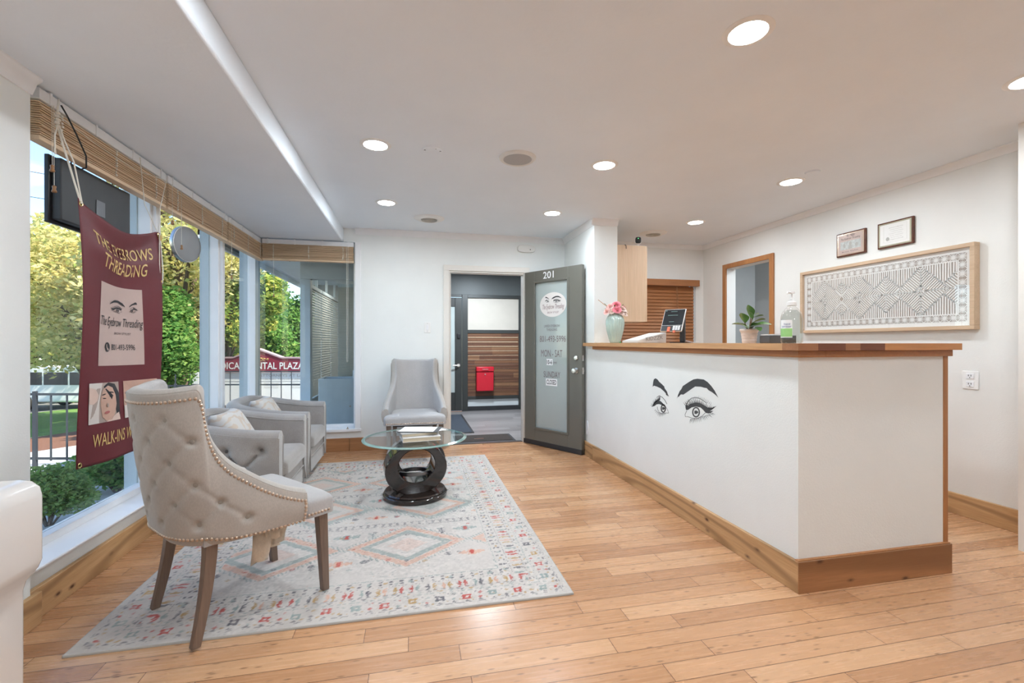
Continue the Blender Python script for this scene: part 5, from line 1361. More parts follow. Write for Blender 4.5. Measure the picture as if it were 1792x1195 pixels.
m = MB((0, 0, 0)); m.box(Wd_, Wd_+.0015, .010, .034, .85, .92); m.box(Wd_, Wd_+.0015, .010, .034, .99, 1.05); m.box(Wd_, Wd_+.012, .016, .028, .875, .895); m.split('latch_plate', M['nickel'], d)
m = MB((0, 0, 0)); [m.tube([(-.004, .022, z-.05), (-.004, .022, z+.05)], .008, 10) for z in (.25, 1.0, 1.78)]; m.split('hinge', M['nickel'], d)
put = lambda mm, s_, u0, u1, z0, z1, **k: put_text(mm, s_, lambda u, v: Vector((u, (-.0012 if z0 > 1.9 else .0182), v-.012)), u0, u1, z0, z1, **k)
m = MB((0, 0, 0)); put_text(m, '201', lambda u, v: Vector((u, -.0015, v)), .315, .475, 1.915, 1.995, offset=.01); m.build('door_number', M['trimw'], d, smooth=0)
stk = MB((0, 0, 0)); cx_, cz_ = .445, 1.615
stk.prism([(cx_+.197*math.cos(a), cz_+.140*math.sin(a)) for a in [2*PI*k/56 for k in range(56)]], lambda u, v, h: Vector((u, .0175+h, v)), .0012)
sk = stk.build('logo_sticker', plain('white vinyl sticker', (.78, .74, .72), .4, .02), d)
m = MB((0, 0, 0)); put_eyes(m, lambda x, y: Vector((cx_-.125+(x-330)/1080*.26, .0168, cz_+.095-(y-190)/750*.085)), True); m.build('eyes_print', M['ink'], sk, smooth=0, flip=False)
m = MB((0, 0, 0)); pf_ = lambda u, v: Vector((u, .0168, v)); put_text(m, 'The Eyebrow Threading', pf_, cx_-.155, cx_+.165, cz_-.065, cz_+.005, shear=.4); put_text(m, 'BROW STYLIST', pf_, cx_-.08, cx_+.09, cz_-.098, cz_-.078); m.build('script_print', plain('mauve print', (.25, .13, .14), .5), sk, smooth=0)
lt = plain('mauve door lettering', (.20, .15, .155), .45)
m = MB((0, 0, 0)); pg = lambda u, v: Vector((u, .0178, v-.012))
put_text(m, 'UNISEX EYEBROW', pg, .31, .55, 1.372, 1.40); put_text(m, 'THREADING', pg, .35, .51, 1.33, 1.357); put_text(m, '801-493-5996', pg, .245, .635, 1.205, 1.275); put_text(m, 'MON - SAT', pg, .265, .585, 1.035, 1.115)
put_text(m, 'PM', pg, .455, .50, .955, .98); put_text(m, 'SUNDAY', pg, .305, .555, .80, .87); m.build('lettering', lt, pane, smooth=0)
m = MB((0, 0, 0)); m.box(.35, .44, .0172, .019, .928, 1.0); m.box(.34, .51, .0172, .019, .695, .775); wh = m.build('white_patch', M['trimw'], pane)
m = MB((0, 0, 0)); pg2 = lambda u, v: Vector((u, .0168, v-.012)); put_text(m, '10-6', pg2, .355, .435, .95, 1.0, offset=.02); put_text(m, 'CLOSED', pg2, .352, .498, .722, .775, offset=.015); m.build('patch_lettering', M['ink'], wh, smooth=0)

# ------------------------------------------------------------------ banner
BX = -1.45
def bs(s_, t_, off=0):
    sag = (.085*math.sin(PI*min(1, s_*1.05))**.8*(1-.25*s_))*(1-t_)**3.2
    wv = .018*math.sin(PI*2.1*s_+.5)*(.35+.65*t_)+.012*math.sin(6*s_+5*t_)-.035*math.exp(-((t_-.04-.13*s_*(1-s_)*2)/.055)**2)*math.sin(PI*s_)+.028*math.exp(-((t_-.13)/.07)**2)*math.sin(PI*s_)*(1-s_*.3)
    return Vector((BX+wv+off, 2.375+.675*s_+.012*math.sin(PI*t_)*(s_-.5)*-2, 1.842-1.205*t_-sag+.03*s_*t_*-1))
t = thing('hanging_banner', 'maroon EYEBROWS THREADING banner hanging by cords in front of window', 'banner', (BX, 2.71, 1.84))
og = t.location
m = MB(og); m.grid(lambda a, b: bs(a, b), 60, 90); o = m.build('banner_sheet', M['maroon'], t, smooth=80, flip=False)
sm = o.modifiers.new('s', 'SOLIDIFY'); sm.thickness = .0012; sm.offset = 0
def bprint(polys, mat, name, off=.0015, dens=True):
    m = MB(og)
    for P in polys: m.add([bs(u, v, off) for u, v in P], [tuple(range(len(P)))])
    return m.build(name, mat, t, smooth=0, flip=False)
def bgrid(u0, u1, v0, v1, mat, name, off=.0018, n=24, parent=None):
    m = MB(og); m.grid(lambda a, b: bs(u0+(u1-u0)*a, v0+(v1-v0)*b, off), n, n); return m.build(name, mat, parent or t, smooth=80, flip=False)
m = MB(og); bt = lambda u, v: bs(u, v, .0035)
def btext(m, s_, u0, u1, v0, v1, arc=0, **k): put_text(m, s_, lambda u, v: bs(u, v+arc*((u-(u0+u1)/2)/(u1-u0)*2)**2, .0022), u0, u1, v1, v0, **k)
btext(m, 'THE EYEBROWS', .12, .90, .085, .14, arc=-.012, shear=.12, offset=.006); m.build('headline_lettering', M['gold'], t, smooth=0)
m = MB(og); btext(m, 'THREADING', .20, .82, .16, .22, arc=-.012, shear=.12, offset=.006); m.build('headline_lettering', M['gold'], t, smooth=0)
m = MB(og); btext(m, 'WALK-INS WELCOME', .13, .92, .885, .935, shear=.15, offset=.004); m.build('footer_lettering', M['gold'], t, smooth=0)
bgrid(.185, .765, .275, .62, M['pinkpanel'], 'logo_panel')
m = MB(og); put_eyes(m, lambda x, y: bs(.72-(x-330)/1080*.40+.0, .335+(y-190)/750*.065, .0035), True); m.build('logo_eyes', M['ink'], t, smooth=0, flip=False); m = MB(og)
btext2 = lambda s_, a, b, c, d_, **k: put_text(m, s_, lambda u, v: bs(u, v, .0035), a, b, d_, c, **k)
btext2('The Eyebrow Threading', .20, .76, .415, .465, shear=.4); m.build('script_lettering', M['ink'], t, smooth=0, flip=False); m = MB(og)
btext2('BROW STYLIST', .40, .62, .478, .488, shear=.2); m.build('tagline_lettering', M['ink'], t, smooth=0, flip=False); m = MB(og); btext2('801-493-5996', .36, .66, .530, .555)
m.build('phone_lettering', M['ink'], t, smooth=0, flip=False); m = MB(og); m.add([bs(.30+.035*math.cos(q), .543+.02*math.sin(q), .0035) for q in [2*PI*i/20 for i in range(20)]], [tuple(range(20))]); m.build('phone_disc', M['ink'], t, smooth=0, flip=False)
m = MB(og); a, b = seg([(.287, .532), (.289, .542), (.300, .551), (.314, .554)], .008); m.add([bs(u, v, .0042) for u, v in a+b], [(k, k+1, 5+k, 4+k) for k in range(3)]); m.build('phone_symbol', M['pinkpanel'], t, smooth=0, flip=False)
def photo(u0, u1, v0, v1, shapes, name, bgm):
    o = bgrid(u0, u1, v0, v1, bgm, name, .0018, 10)
    for i, (nm_, mat, P) in enumerate(shapes):
        m = MB(og); m.add([bs(u0+(u1-u0)*x, v0+(v1-v0)*y, .0026+.0004*i) for x, y in P], [tuple(range(len(P)))]); m.build(nm_, mat, o, smooth=0, flip=False)
E_ = lambda cx, cy, rx, ry, rot=0, n=20: [(cx+rx*math.cos(a)*math.cos(rot)-ry*math.sin(a)*math.sin(rot), cy+rx*math.cos(a)*math.sin(rot)+ry*math.sin(a)*math.cos(rot)) for a in [2*PI*k/n for k in range(n)]]
photo(.09, .44, .688, .845, [('towel_print', M['towel'], [(0, 0), (.42, 0), (.30, .5), (.28, 1), (0, 1)]), ('hair_print', M['ink'], [(.45, .10), (.62, .0), (.85, .05), (.99, .3), (1, .85), (.92, .95), (.80, .55)]),
  ('face_print', M['skin'], [(.34, .55), (.36, .35), (.44, .16), (.60, .08), (.76, .14), (.86, .34), (.88, .58), (.82, .80), (.70, .96), (.52, .98), (.38, .86)]), ('neck_print', M['skinlight'], [(.5, 1), (.7, .9), (.95, .8), (1, 1)]),
  ('hand_print', M['skinlight'], [(0, .1), (.18, .14), (.28, .30), (.24, .44), (.12, .52), (0, .5)]), ('eye_print', M['ink'], E_(.46, .40, .06, .012, .1)), ('eye_print', M['ink'], E_(.70, .36, .07, .013, -.1)),
  ('brow_print', M['ink'], E_(.44, .30, .07, .014, -.2)), ('brow_print', M['ink'], E_(.70, .26, .09, .016, .15)), ('lip_print', M['lips'], E_(.52, .76, .09, .035, -.1)), ('shadow_print', M['photobg'], E_(.55, .58, .03, .05))], 'face_photo', M['photobg'])
photo(.50, .93, .688, .845, [('skin_print', M['skin'], [(.0, .0), (1, .0), (1, 1), (0, 1)]), ('brow_print', M['ink'], E_(.2, .30, .17, .05, -.2)), ('brow_print', M['ink'], E_(.82, .24, .17, .05, .25)), ('eye_print', M['ink'], E_(.14, .55, .12, .06)), ('eye_print', M['ink'], E_(.86, .50, .12, .06)), ('tissue_print', M['towel'], [(.0, .66), (.45, .6), (.5, 1), (0, 1)])], 'brow_photo', M['photobg'])
m = MB(og)
for s_, t_ in ((.022, .012), (.978, .012), (.022, .988), (.978, .988)):
    q = bs(s_, t_, .003); m.lathe([(.006, 0), (.010, .002), (.013, 0)], (q.x, q.y, q.z), 16, M4=Matrix.Rotation(PI/2, 4, 'Y')); 
m.split('grommet', M['brass'], t)
# hanging cords
t = thing('banner_cord', 'pale twisted cord with knot holding the banner\'s near corner', 'cord', (-1.50, 2.36, 2.1), 0, 'cords holding up the banner')
q = bs(.022, .012, .004); og = t.location; m = MB(og)
m.tube([(-1.545, 2.42, 2.285), (-1.53, 2.385, 2.20), (-1.52, 2.375, 2.14), (q.x, q.y-.004, q.z)], .004, 7); m.tube([(-1.525, 2.38, 2.17), (-1.50, 2.375, 2.10), (-1.47, 2.39, 2.0), (q.x, q.y+.004, q.z)], .003, 7); m.build('cord_strand', M['cord'], t)
m = MB(og)
for k in range(5): m.ball((-1.523, 2.376+.003*(-1)**k, 2.205-k*.014), .011, 8, (1, 1, .7))
m.tube([(-1.52, 2.372, 2.15), (-1.515, 2.35, 2.10), (-1.515, 2.35, 2.04), (-1.52, 2.362, 2.02)], .003, 6); m.build('knot', M['cord'], t)
t = thing('banner_cord', 'pale cords with wooden bead holding the banner\'s far corner', 'cord', (-1.50, 3.04, 2.0), 0, 'cords holding up the banner')
q = bs(.978, .012, .004); og = t.location; m = MB(og)
m.tube([(-1.545, 3.33, 2.24), (-1.50, 3.16, 2.02), (q.x, q.y, q.z)], .0025, 6); m.tube([(-1.54, 3.03, 2.27), (-1.52, 3.035, 2.0), (q.x, q.y, q.z)], .0022, 6)
m.tube([(q.x+.004, q.y, q.z), (q.x+.008, q.y-.01, q.z-.15), (q.x+.008, q.y-.004, q.z-.27), (q.x+.010, q.y+.02, q.z-.28), (q.x+.008, q.y+.03, q.z-.2), (q.x+.004, q.y+.005, q.z)], .0028, 6); m.build('cord_strand', M['cord'], t)
m = MB(og); m.lathe([(0, .02), (.009, .018), (.011, .0), (.006, -.012), (0, -.014)], (q.x+.004, q.y+.008, q.z-.02), 12); m.lathe([(0, .012), (.008, .01), (.009, 0), (0, -.012)], (q.x+.008, q.y+.005, q.z-.275), 12); m.build('bead', M['gold'], t)
# cords strung along the blind
t = thing('string_line', 'thin white string strung along the front of the bamboo blinds', 'string', (-1.555, 2.9, 2.2)); m = MB(t.location)
m.tube([(-1.548, 2.39, 2.215), (-1.548, 2.7, 2.19), (-1.548, 3.0, 2.185), (-1.552, 3.30, 2.235)], .0016, 5); m.build('strand', M['cord'], t)
# ------------------------------------------------------------------ window display screen and round sign
t = thing('display_screen', 'black flat display screen facing out of window behind the banner', 'screen', (-1.645, 2.83, 1.79)); og = t.location
MB(og).box(-1.665, -1.625, 2.56, 3.10, 1.78, 2.075).build('rear_housing', M['charcoal'], t, bevel=.006)
MB(og).box(-1.685, -1.665, 2.545, 3.115, 1.765, 2.085).build('bezel', M['black'], t, bevel=.004)
MB(og).box(-1.6245, -1.622, 2.80, 2.87, 1.87, 1.95).build('info_sticker', M['steel'], t)
m = MB(og); [m.tube([(-1.66, y, 2.07), (-1.66, y, 2.30)], .003, 6) for y in (2.68, 3.0)]; m.tube([(-1.645, 2.70, 2.075), (-1.61, 2.67, 2.062), (-1.56, 2.62, 2.055), (-1.54, 2.585, 2.10), (-1.538, 2.52, 2.17), (-1.54, 2.46, 2.235), (-1.55, 2.44, 2.27)], .0035, 6); m.split('hanging_cable', M['black'], t)
t = thing('round_sign', 'round grey-backed sign hanging in the middle window pane', 'sign', (-1.64, 3.81, 1.925), math.radians(-17)); og = Vector((0, 0, 0))
m = MB(og); m.lathe([(0, .0), (.122, .0), (.127, -.003), (.127, -.03), (0, -.03)], tuple(og+Vector((.012, 0, 0))), 48, M4=Matrix.Rotation(PI/2, 4, 'Y')); m.build('sign_back', plain('grey sign back', (.27, .28, .29), .45), t)
m = MB(og); m.lathe([(.125, .0), (.129, -.001), (.131, -.008), (.131, -.028), (.127, -.03)], tuple(og+Vector((.0125, 0, 0))), 48, M4=Matrix.Rotation(PI/2, 4, 'Y'), cap=False); m.build('metal_rim', M['nickel'], t)
m = MB(og); m.tube([(0, 0, .125), (0, 0, .375)], .0015, 5); m.build('hanging_wire', M['cord'], t)
# ------------------------------------------------------------------ white console, near left
t = thing('white_console', 'glossy white moulded console cut off at the left edge of photo', 'console', (-1.30, 1.42, 0))
def rbox(name, x0, x1, y0, y1, z0, z1, bev, mat='gloss'):
    return MB(t.location).box(x0, x1, y0, y1, z0, z1).build(name, M[mat], t, bevel=bev, seg=5)
m = MB(t.location); prof = [(-1.55, 0), (-1.075, 0), (-1.075, .50), (-1.068, .525), (-1.04, .56), (-1.030, .585), (-1.030, .765), (-1.036, .79), (-1.055, .807), (-1.08, .812), (-1.55, .812)]
m.prism(prof, lambda u, v, h: Vector((u, 1.25+h, v)), .31); m.build('console_body', M['gloss'], t, bevel=.012, seg=4)
MB(t.location).box(-1.5, -1.12, 1.29, 1.50, .8125, .8165).build('top_inset', M['gloss'], t, bevel=.002)
# ================================================================== OUTSIDE
def gz(x, y):
    q = -.6*x+.5*y
    if q < 2.7: return -.06
    if q < 6: return -.06-(q-2.7)/3.3*.34
    if q < 22: return -.4-(q-6)/16*1.5
    return -1.9
def terrain(name, q0, q1, mat, dz=0, r0=-60, r1=40, kind='structure', label=None, cat=None):
    m = MB((0, 0, 0)); nn = Vector((-.6, .5)).normalized(); tt = Vector((nn.y, -nn.x)); L_ = math.hypot(.6, .5)
    nq = max(2, int((q1-q0)/1.0)+2); nr = 40
    def fn(a, b):
        q = (q0+(q1-q0)*a)/L_; r = r0+(r1-r0)*b; p = nn*q-tt*(-r); x, y = p.x, p.y
        return Vector((x, y, gz(x, y)+dz+.02*math.sin(r*1.3+q)*(1 if q > 8 else 0)))
    m.grid(fn, nq*2, nr); o = m.build(name, M[mat], smooth=60); o['kind'] = kind
    if label: tag(o, label, cat)
    return o
terrain('ground_patio', 1.25, 8.0, 'concrete', 0, 1.0, 14)
terrain('ground_patio_far', 7.0, 9.0, 'concrete', 0, -12, 1.0)
terrain('ground_bed', 8.0, 10.6, 'mulch', .0, -14, 30)
terrain('ground_lawn', 10.6, 21.5, 'lawn', .0, -30, 40)
terrain('ground_road', 21.5, 40, 'asphalt', .0, -40, 60)
terrain('ground_far', 40, 60, 'lawn', 0, -60, 60)
def leaves(name, blobs, n, size, mat, parent=None, seed=0, flat=.5, org=(0, 0, 0)):
    """one mesh of leaf quads spread through ellipsoidal blobs ((x,y,z,rx,ry,rz), ...)"""
    rg = np.random.RandomState(seed); org = np.array(org)
    vol = np.array([b[3]*b[4]*b[5] for b in blobs])**.75; cnt = rg.multinomial(n, vol/vol.sum()); P = []
    for b, c in zip(blobs, cnt):
        d = rg.normal(size=(c, 3)); d /= np.linalg.norm(d, axis=1)[:, None]; r = rg.rand(c)**.33*(.82+.3*rg.rand(c))
        P.append(np.array(b[:3])+d*r[:, None]*np.array(b[3:6]))
    P = np.concatenate(P); c = len(P)
    a = rg.normal(size=(c, 3)); a[:, 2] *= flat; a /= np.linalg.norm(a, axis=1)[:, None]
    h = rg.normal(size=(c, 3)); h -= (h*a).sum(1)[:, None]*a; h /= np.linalg.norm(h, axis=1)[:, None]
    s_ = size*(.6+.8*rg.rand(c))[:, None]
    V = np.stack([P-a*s_*.6, P+h*s_*.32, P+a*s_*.6, P-h*s_*.32], 1).reshape(-1, 3)-org
    F = np.arange(c*4, dtype=np.int32)
    me = bpy.data.meshes.new(name); me.vertices.add(c*4); me.vertices.foreach_set('co', V.astype(np.float32).ravel())
    me.loops.add(c*4); me.loops.foreach_set('vertex_index', F); me.polygons.add(c)
    me.polygons.foreach_set('loop_start', np.arange(0, c*4, 4, dtype=np.int32)); me.polygons.foreach_set('loop_total', np.full(c, 4, np.int32)); me.update(calc_edges=True)
    me.materials.append(mat); o = bpy.data.objects.new(name, me); C.objects.link(o)
    if parent: o.parent = parent
    return o
def tree(x, y, h, R_, mat, label, seed, n=9000, size=.16, low=.15, name='leafy_tree', nb=26, zsq=.8):
    z0 = gz(x, y); t = thing(name, label, 'tree', (x, y, z0), 0, 'trees beyond the railing'); r_ = random.Random(seed)
    m = MB((0, 0, 0)); top = h*.7; m.tube([(0, 0, -.1), (.05, 0, h*.25), (-.05, .05, h*.5), (.05, 0, top)], [R_*.075, R_*.06, R_*.045, R_*.02], 9); blobs = []
    for k in range(nb):
        a = r_.uniform(0, 2*PI); f = r_.random(); zz = h*(low+(1-low-.1)*f); rad = R_*math.sin(PI*(.18+.74*f))**.7*r_.uniform(.45, .95)
        q = Vector((rad*math.cos(a), rad*math.sin(a), zz)); b = R_*r_.uniform(.22, .38); blobs.append((q.x, q.y, q.z, b, b, b*zsq))
        if k < 12: m.tube([(0, 0, max(.3, zz*.55)), tuple(q*.6+Vector((0, 0, zz*.25))), tuple(q)], [R_*.03, R_*.018, R_*.008], 5, cap=False)
    blobs.append((0, 0, h*.6, R_*.6, R_*.6, h*.28)); m.build('trunk', M['trunk'], t)
    leaves('crown', blobs, n, size, M[mat], t, seed, org=(0, 0, 0))
    return t
tree(-9.8, 16.5, 6.2, 3.0, 'fyellow', 'yellow autumn tree with its trunk hidden behind the maroon banner', 1, 26000, .12, .36)
tree(-14.6, 20.6, 7.6, 3.6, 'fyellow', 'yellow autumn tree at the left edge of the first pane', 2, 20000, .15, .38)
tree(-5.5, 12.5, 7.2, 2.2, 'fyellow', 'tall yellow tree behind the round sign in the middle pane', 3, 22000, .11, .3)
tree(-7.0, 15.8, 6.0, 2.3, 'fmix', 'yellow-green tree filling the lower part of the middle pane', 5, 16000, .12, .05)
tree(-5.2, 14.4, 7.2, 1.3, 'fmix', 'tall yellow-green tree behind the third window pane', 4, 17000, .12, .25)
tree(-6.0, 21.5, 5.6, 2.2, 'fgreen', 'leafy green tree standing left of the exterior post', 6, 15000, .13, .05)
tree(-3.6, 22.0, 6.2, 2.0, 'fdark', 'dark blue-green tree behind the sign, beside the grey post', 7, 15000, .12, .05)
tree(-20.5, 30, 6.8, 4.0, 'fyellow', 'broad golden tree across the road behind the van', 9, 12000, .25, .05)
tree(-15.0, 29.5, 8.0, 4.2, 'fmix', 'far green and yellow tree across the road', 10, 12000, .25, .05)
tree(-10.0, 27, 8.5, 4.0, 'fdark', 'far dark tree across the road behind the sign', 11, 12000, .25, .02)
def shrub(x, y, R_, h, mat, label, seed, n, size, grp='shrubs beside the building'):
    z0 = gz(x, y); t = thing('shrub', label, 'shrub', (x, y, z0), 0, grp); r_ = random.Random(seed); m = MB((0, 0, 0)); blobs = []
    for k in range(12):
        a = r_.uniform(0, 2*PI); q = (R_*.6*math.cos(a)*r_.random(), R_*.6*math.sin(a)*r_.random(), h*r_.uniform(.3, .85)); blobs.append((*q, R_*.42, R_*.42, h*.22)); m.tube([(0, 0, -.03), (q[0]*.5, q[1]*.5, q[2]*.5), q], .008, 5)
    m.build('stems', M['trunk'], t); leaves('foliage', blobs, n, size, M[mat], t, seed)
shrub(-2.62, 4.0, .36, .42, 'fbush', 'light green feathery shrub low outside the first pane', 31, 9000, .026)
shrub(-2.70, 4.95, .45, .50, 'fgreen', 'darker green shrub beside the concrete behind the banner\'s foot', 32, 6000, .04)
shrub(-4.0, 16.3, 1.35, 2.6, 'fgreen', 'rounded bright green bush behind the maroon sign', 33, 14000, .11, 'bushes behind the sign')
shrub(-5.3, 11.0, 1.05, 2.9, 'fgreen', 'dense dark green bush filling the lower middle pane', 36, 16000, .08, 'bushes behind the sign')
shrub(-2.75, 6.35, .30, .7, 'fbush', 'wispy green shrub by the far railing', 34, 1600, .05)
shrub(-5.7, 14.8, 1.2, 1.7, 'fdark', 'dark bush at the left of the maroon sign', 35, 8000, .1, 'bushes behind the sign')
# rock beside the path
m = MB((0, 0, 0)); m.ball((0, 0, .1), .3, 16, (1.2, .8, .45)); o = m.build('landscape_rock', M['concrete'], loc=(-3.35, 4.9, gz(-3.35, 4.9)+.02), smooth=80); tag(o, 'low grey boulder outside between the two shrubs', 'rock')
# ---- railings
def railing(pts, ztop, zbot, step, label, finials=False, mid=None):
    a, b = Vector(pts[0]), Vector(pts[1]); t = thing('iron_railing', label, 'railing', (a.x, a.y, gz(a.x, a.y)), 0, 'black iron railings outside'); og = t.location; d = b-a; L_ = d.length; d.normalize()
    m = MB(og)
    for z in [ztop, zbot]+([mid] if mid is not None else []): m.bar((a.x, a.y, z), (b.x, b.y, z), .02, .03)
    m.split('rail', M['ironwork'], t); m = MB(og); n = int(L_/step)
    for k in range(n+1):
        p = a+d*(k*step); m.bar((p.x, p.y, zbot-.03), (p.x, p.y, ztop+(.0 if not finials or k % 4 else .22)), .016, .016)
    m.split('baluster', M['ironwork'], t); m = MB(og)
    for k in range(0, n+1, 6):
        p = a+d*(k*step); m.bar((p.x, p.y, gz(p.x, p.y)-.05), (p.x, p.y, ztop+.04), .04, .04)
    m.split('post', M['ironwork'], t)
railing(((-6.2, 7.6), (-3.3, 6.95)), .505, -.355, .215, 'black iron railing along the path outside the first pane')
railing(((-5.1, 12.0), (-1.55, 11.25)), .52, -.35, .238, 'black iron railing in front of the maroon plaza sign', mid=.21)
railing(((-5.9, 10.2), (-4.0, 9.9)), .36, -.30, .12, 'black finial-topped railing seen through the third pane', True, .22)
# ---- plaza sign
ang = math.atan2(-.2135, .9769); t = thing('plaza_sign', 'maroon and white MEDICAL DENTAL PLAZA street sign behind the railing', 'sign', (-3.95, 13.1, gz(-3.95, 13.1)), ang); zg = t.location.z
MB((0, 0, 0)).box(-1.5, 1.5, -.06, .06, -zg-.45, -zg+.43).build('directory_panel', M['signwhite'], t, bevel=.01)
m = MB((0, 0, 0)); hp = [(-1.62, .42), (1.62, .42), (1.62, .79), (.62, .80), (.02, 1.02), (-.02, 1.02), (-.62, .80), (-1.62, .79)]
m.prism([(u, v-zg) for u, v in hp], lambda u, v, h: Vector((u, -.085+h, v)), .17); m.build('header_board', M['signmaroon'], t, bevel=.01)
m = MB((0, 0, 0)); hp2 = [(-1.66, .79), (-.63, .80), (-.02, 1.025), (.02, 1.025), (.63, .80), (1.66, .79)]
for a, b in zip(hp2, hp2[1:]): m.bar((a[0], 0, a[1]-zg), (b[0], 0, b[1]-zg), .2, .035)
m.bar((-1.62, 0, .43-zg), (1.62, 0, .43-zg), .2, .03); m.build('coping', plain('mauve coping', (.42, .30, .34), .5), t)
m = MB((0, 0, 0)); f_ = lambda u, v: Vector((u, -.089, v-zg)); put_text(m, 'MEDICAL DENTAL PLAZA', f_, -1.22, 1.22, .50, .68, offset=.012); m.build('header_lettering', M['signwhite'], t, smooth=0)
m = MB((0, 0, 0)); f2 = lambda u, v: Vector((u, -.064, v-zg)); put_text(m, 'ATTORNEYS AT LAW', f2, .04, 1.32, .30, .37, offset=.008); put_text(m, 'NELSON, TAYLOR & ASSOC.', f2, .15, 1.25, .21, .26)
for i in range(3): put_text(m, ['Suite 1 Dental', 'Suite 2 Medical', 'Suite 3 Law'][i], f2, .18, .55, .12-.055*i, .15-.055*i); put_text(m, ['Phone', 'Hours', 'Suites'][i], f2, .9, 1.15, .12-.055*i, .15-.055*i); put_text(m, ['Family Dental', 'Optical', 'Clinic'][i], f2, -1.3, -.9, .30-.08*i, .34-.08*i)
m.bar((-1.4, -.062, .185-zg), (1.4, -.062, .185-zg), .004, .008); m.build('directory_lettering', M['bookgrey'], t, smooth=0)
m = MB((0, 0, 0))
for sx in (-1, 1):
    for k, r in enumerate((.05, .035, .025)):
        m.tube([(sx*(.10+k*.09)+r*math.cos(q), -.09, .755+r*.7*math.sin(q)-zg) for q in [PI*1.6*i/12+sx*.6 for i in range(13)]], [.012*(1-i/16) for i in range(13)], 6)
m.build('gold_scroll', M['gold'], t)
m = MB((0, 0, 0)); [m.box(x-.12, x+.12, -.11, .11, -.1, -zg+.43) for x in (-1.62, 1.62)]; m.split('pier', M['signwhite'], t, bevel=.01)
# ---- van
ang = math.atan2(-.2135, .9769); vx, vy = -15.0, 25.0; t = thing('parked_van', 'white passenger van parked across the lawn, rear end showing', 'van', (vx, vy, gz(vx, vy)+.0), ang)
body = [(-2.6, .38), (-2.62, .9), (-2.5, 1.75), (-2.35, 1.95), (1.2, 1.98), (1.6, 1.85), (2.15, 1.22), (2.75, 1.05), (2.85, .75), (2.85, .38)]
m = MB((0, 0, 0)); m.prism(body, lambda u, v, h: Vector((u, -.95+h, v)), 1.9); m.build('body', M['vanpaint'], t, bevel=.08, seg=4)
for y, yy in ((-.962, -.93), (.93, .962)):
    for (a, b) in ((-2.05, -.95), (-.88, .2), (.28, 1.15)):
        m = MB((0, 0, 0)); m.prism([(a, 1.15), (b, 1.15), (b-(.0 if b < 1 else .0), 1.72), (a+(.1 if a < -2 else 0), 1.72)], lambda u, v, h: Vector((u, y+h*(yy-y), v)), 1); m.build('side_window', M['vanglass'], t, bevel=.02)
MB((0, 0, 0)).box(-2.60, -2.50, -.7, .7, 1.15, 1.66).build('rear_window', M['vanglass'], t, bevel=.02)
for y in (-.90, .90): MB((0, 0, 0)).box(-2.64, -2.42, y-.07, y+.07, .85, 1.30).build('tail_light', M['redlens'], t, bevel=.02)
MB((0, 0, 0)).box(-2.72, -2.45, -.93, .93, .38, .62).build('rear_bumper', M['black2'], t, bevel=.04)
for x in (-1.75, 1.9):
    for y in (-.90, .90):
        w = MB((0, 0, 0)); Q = Matrix.Rotation(PI/2, 4, 'X'); w.lathe([(.2, .12), (.34, .12), (.37, .08), (.37, -.08), (.34, -.12), (.2, -.12)], (x, y, .37), 32, M4=Q, cap=False); w = w.build('wheel', M['tyre'], t)
        h_ = MB((0, 0, 0)); h_.lathe([(0, .125), (.06, .125), (.2, .10), (.22, .10), (.22, -.10), (.2, -.10), (.06, -.125), (0, -.125)], (x, y, .37), 10, M4=Q); h_.build('rim', M['nickel'], w)
# ---- the wing of the building beyond the far window
sboxes('wall_wing_sill', M['extgrey'], [(-1.62, -.56, 7.24, 7.38, -.6, .28), (-.5, -.4, 5.42, 7.3, -.6, CZ)])
struct(MB().box(-1.62, -.5, 7.3, 10.5, -.1, .05).build('floor_wing', M['dark'], smooth=0))
sboxes('column_wing', M['extlight'], [(-1.62, -1.48, 7.22, 7.36, -.6, 2.138)], bevel=.004)
sboxes('wall_wing_back', M['closet'], [(-2.0, -.5, 10.5, 10.6, -.6, CZ), (-.5, -.4, 8.2, 10.6, -.6, CZ)])
m = MB(); m.box(-2.3, -.5, 5.76, 7.36, 2.42, 2.46)
for k in range(7): m.box(-2.3+k*.25, -2.29+k*.25, 5.76, 7.36, 2.405, 2.42)
struct(m.build('ceiling_porch', M['extdark']))
sboxes('roof_fascia', M['extlight'], [(-2.34, -2.30, 5.70, 10.6, 2.36, 2.66), (-2.34, -.5, 5.70, 5.76, 2.40, 2.66), (-1.62, -.5, 7.22, 7.36, 2.14, 2.42), (-2.3, -.4, 7.36, 10.6, 2.44, 2.66)])
struct(MB().box(-1.48, -.5, 7.29, 7.296, .28, 2.14).build('window_4', M['glass'], smooth=0))
def hblind(name, org, a, b, axis, z0, z1, label):
    t = thing(name, label, 'window blind', org, 0, 'grey blinds in the neighbouring wing'); m = MB(org); z = z0; M4 = None
    while z < z1:
        for (c, l) in ((a, b),):
            if axis == 'x': m.T = Matrix.Translation(((a+b)/2, org[1], z)) @ Matrix.Rotation(math.radians(-58), 4, 'X'); m.box(-(b-a)/2, (b-a)/2, -.024, .024, -.001, .001)
            else: m.T = Matrix.Translation((org[0], (a+b)/2, z)) @ Matrix.Rotation(math.radians(58), 4, 'Y'); m.box(-.024, .024, -(b-a)/2, (b-a)/2, -.001, .001)
        z += .042
    m.T = None; m.build('slats', M['blindgrey'], t, smooth=0); m = MB(org)
    if axis == 'x': m.box(a, b, org[1]-.025, org[1]+.025, z1, z1+.05)
    else: m.box(org[0]-.025, org[0]+.025, a, b, z1, z1+.05)
    m.build('headrail', M['extlight'], t)
hblind('metal_blind', (-1.0, 7.42, .9), -1.12, -.52, 'x', .35, 2.05, 'grey slatted blind behind the right side of the porch window')
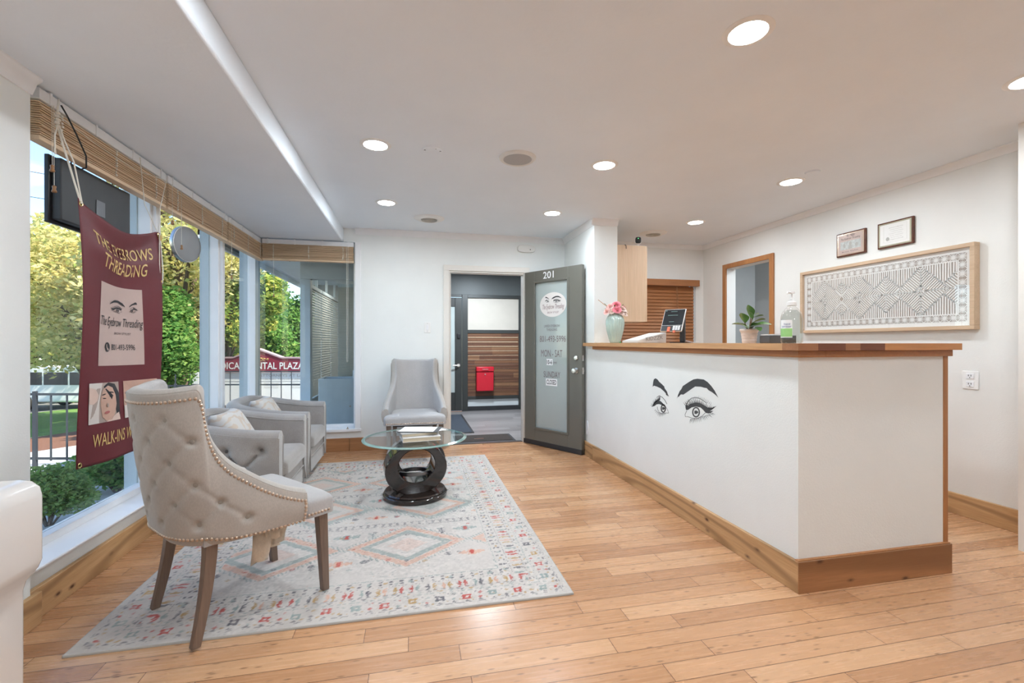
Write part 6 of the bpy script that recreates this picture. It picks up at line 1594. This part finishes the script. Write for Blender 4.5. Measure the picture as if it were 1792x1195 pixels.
for i, (a, b) in enumerate(((7.55, 8.45), (8.5, 9.4), (9.45, 10.3))): hblind('metal_blind', (-1.56, (a+b)/2, .9), a, b, 'y', .35, 2.05, ['grey slatted blind just behind the exterior post', 'middle grey slatted blind in the wing\'s side window', 'farthest grey slatted blind in the wing\'s side window'][i])
m = MB()
for y in (7.5, 8.475, 9.425, 10.35): m.box(-1.66, -1.62, y-.02, y+.02, -.5, 2.44)
m.box(-1.66, -1.60, 7.36, 10.5, -.5, .28); struct(m.build('trim_15', M['extlight']))
t = thing('exterior_planter', 'blue-grey open-topped metal box standing outside the far window', 'planter', (-.97, 7.0, -.08)); og = t.location
m = MB(og)
for b in ((-1.28, -.60, 6.75, 6.78, -.08, .69), (-1.28, -.60, 7.17, 7.20, -.08, .69), (-1.28, -1.25, 6.78, 7.17, -.08, .69), (-.63, -.60, 6.78, 7.17, -.08, .69), (-1.25, -.63, 6.78, 7.17, -.08, .55)): m.box(*b)
m.build('box_shell', plain('planter paint', (.58, .64, .66), .5, .04), t, bevel=.006)
MB(og).ball((-.86, 6.748, .30), .012).build('bolt', M['copper'], t)
tag(qbox('utility_box', M['extlight'], -.84, -.64, 6.86, 7.10, .55, .80, bevel=.01), 'small pale utility box behind the exterior planter', 'utility box')
struct(qbox('ground_pad', M['concrete'], -1.75, -.5, 5.5, 7.25, -.5, -.08))
t = thing('flush_ceiling_light', 'round ceiling light added to brighten the blinds in the neighbouring wing', 'ceiling light', (-.95, 8.9, 2.44))  # fixture and lamp added inside the wing to brighten its dark blinds
MB().lathe([(.0, -.05), (.12, -.045), (.16, -.02), (.165, 0)], n=32).build('diffuser', emis('wing fill diffuser', (1, .96, .9), 4), t)
ld = bpy.data.lights.new('wing_fill_lamp', 'AREA'); ld.shape = 'DISK'; ld.size = .3; ld.energy = 14; ld.color = (1, .95, .88)
lo = bpy.data.objects.new('wing_fill_lamp', ld); C.objects.link(lo); lo.parent = t; lo.location = (0, 0, -.06)
# ---- overhead wires
t = thing('power_lines', 'thin power lines crossing the sky above the yellow tree', 'wires', (-18, 20, 5)); m = MB(t.location)
for k, (za, zb) in enumerate(((5.2, 3.6), (6.6, 4.8), (7.6, 6.4), (8.6, 7.3))):
    m.tube([(-24+i*1.4, 16+i*.55, za+(zb-za)*i/10-.25*math.sin(PI*i/10)) for i in range(11)], .012, 5)
m.build('wire', M['black'], t)
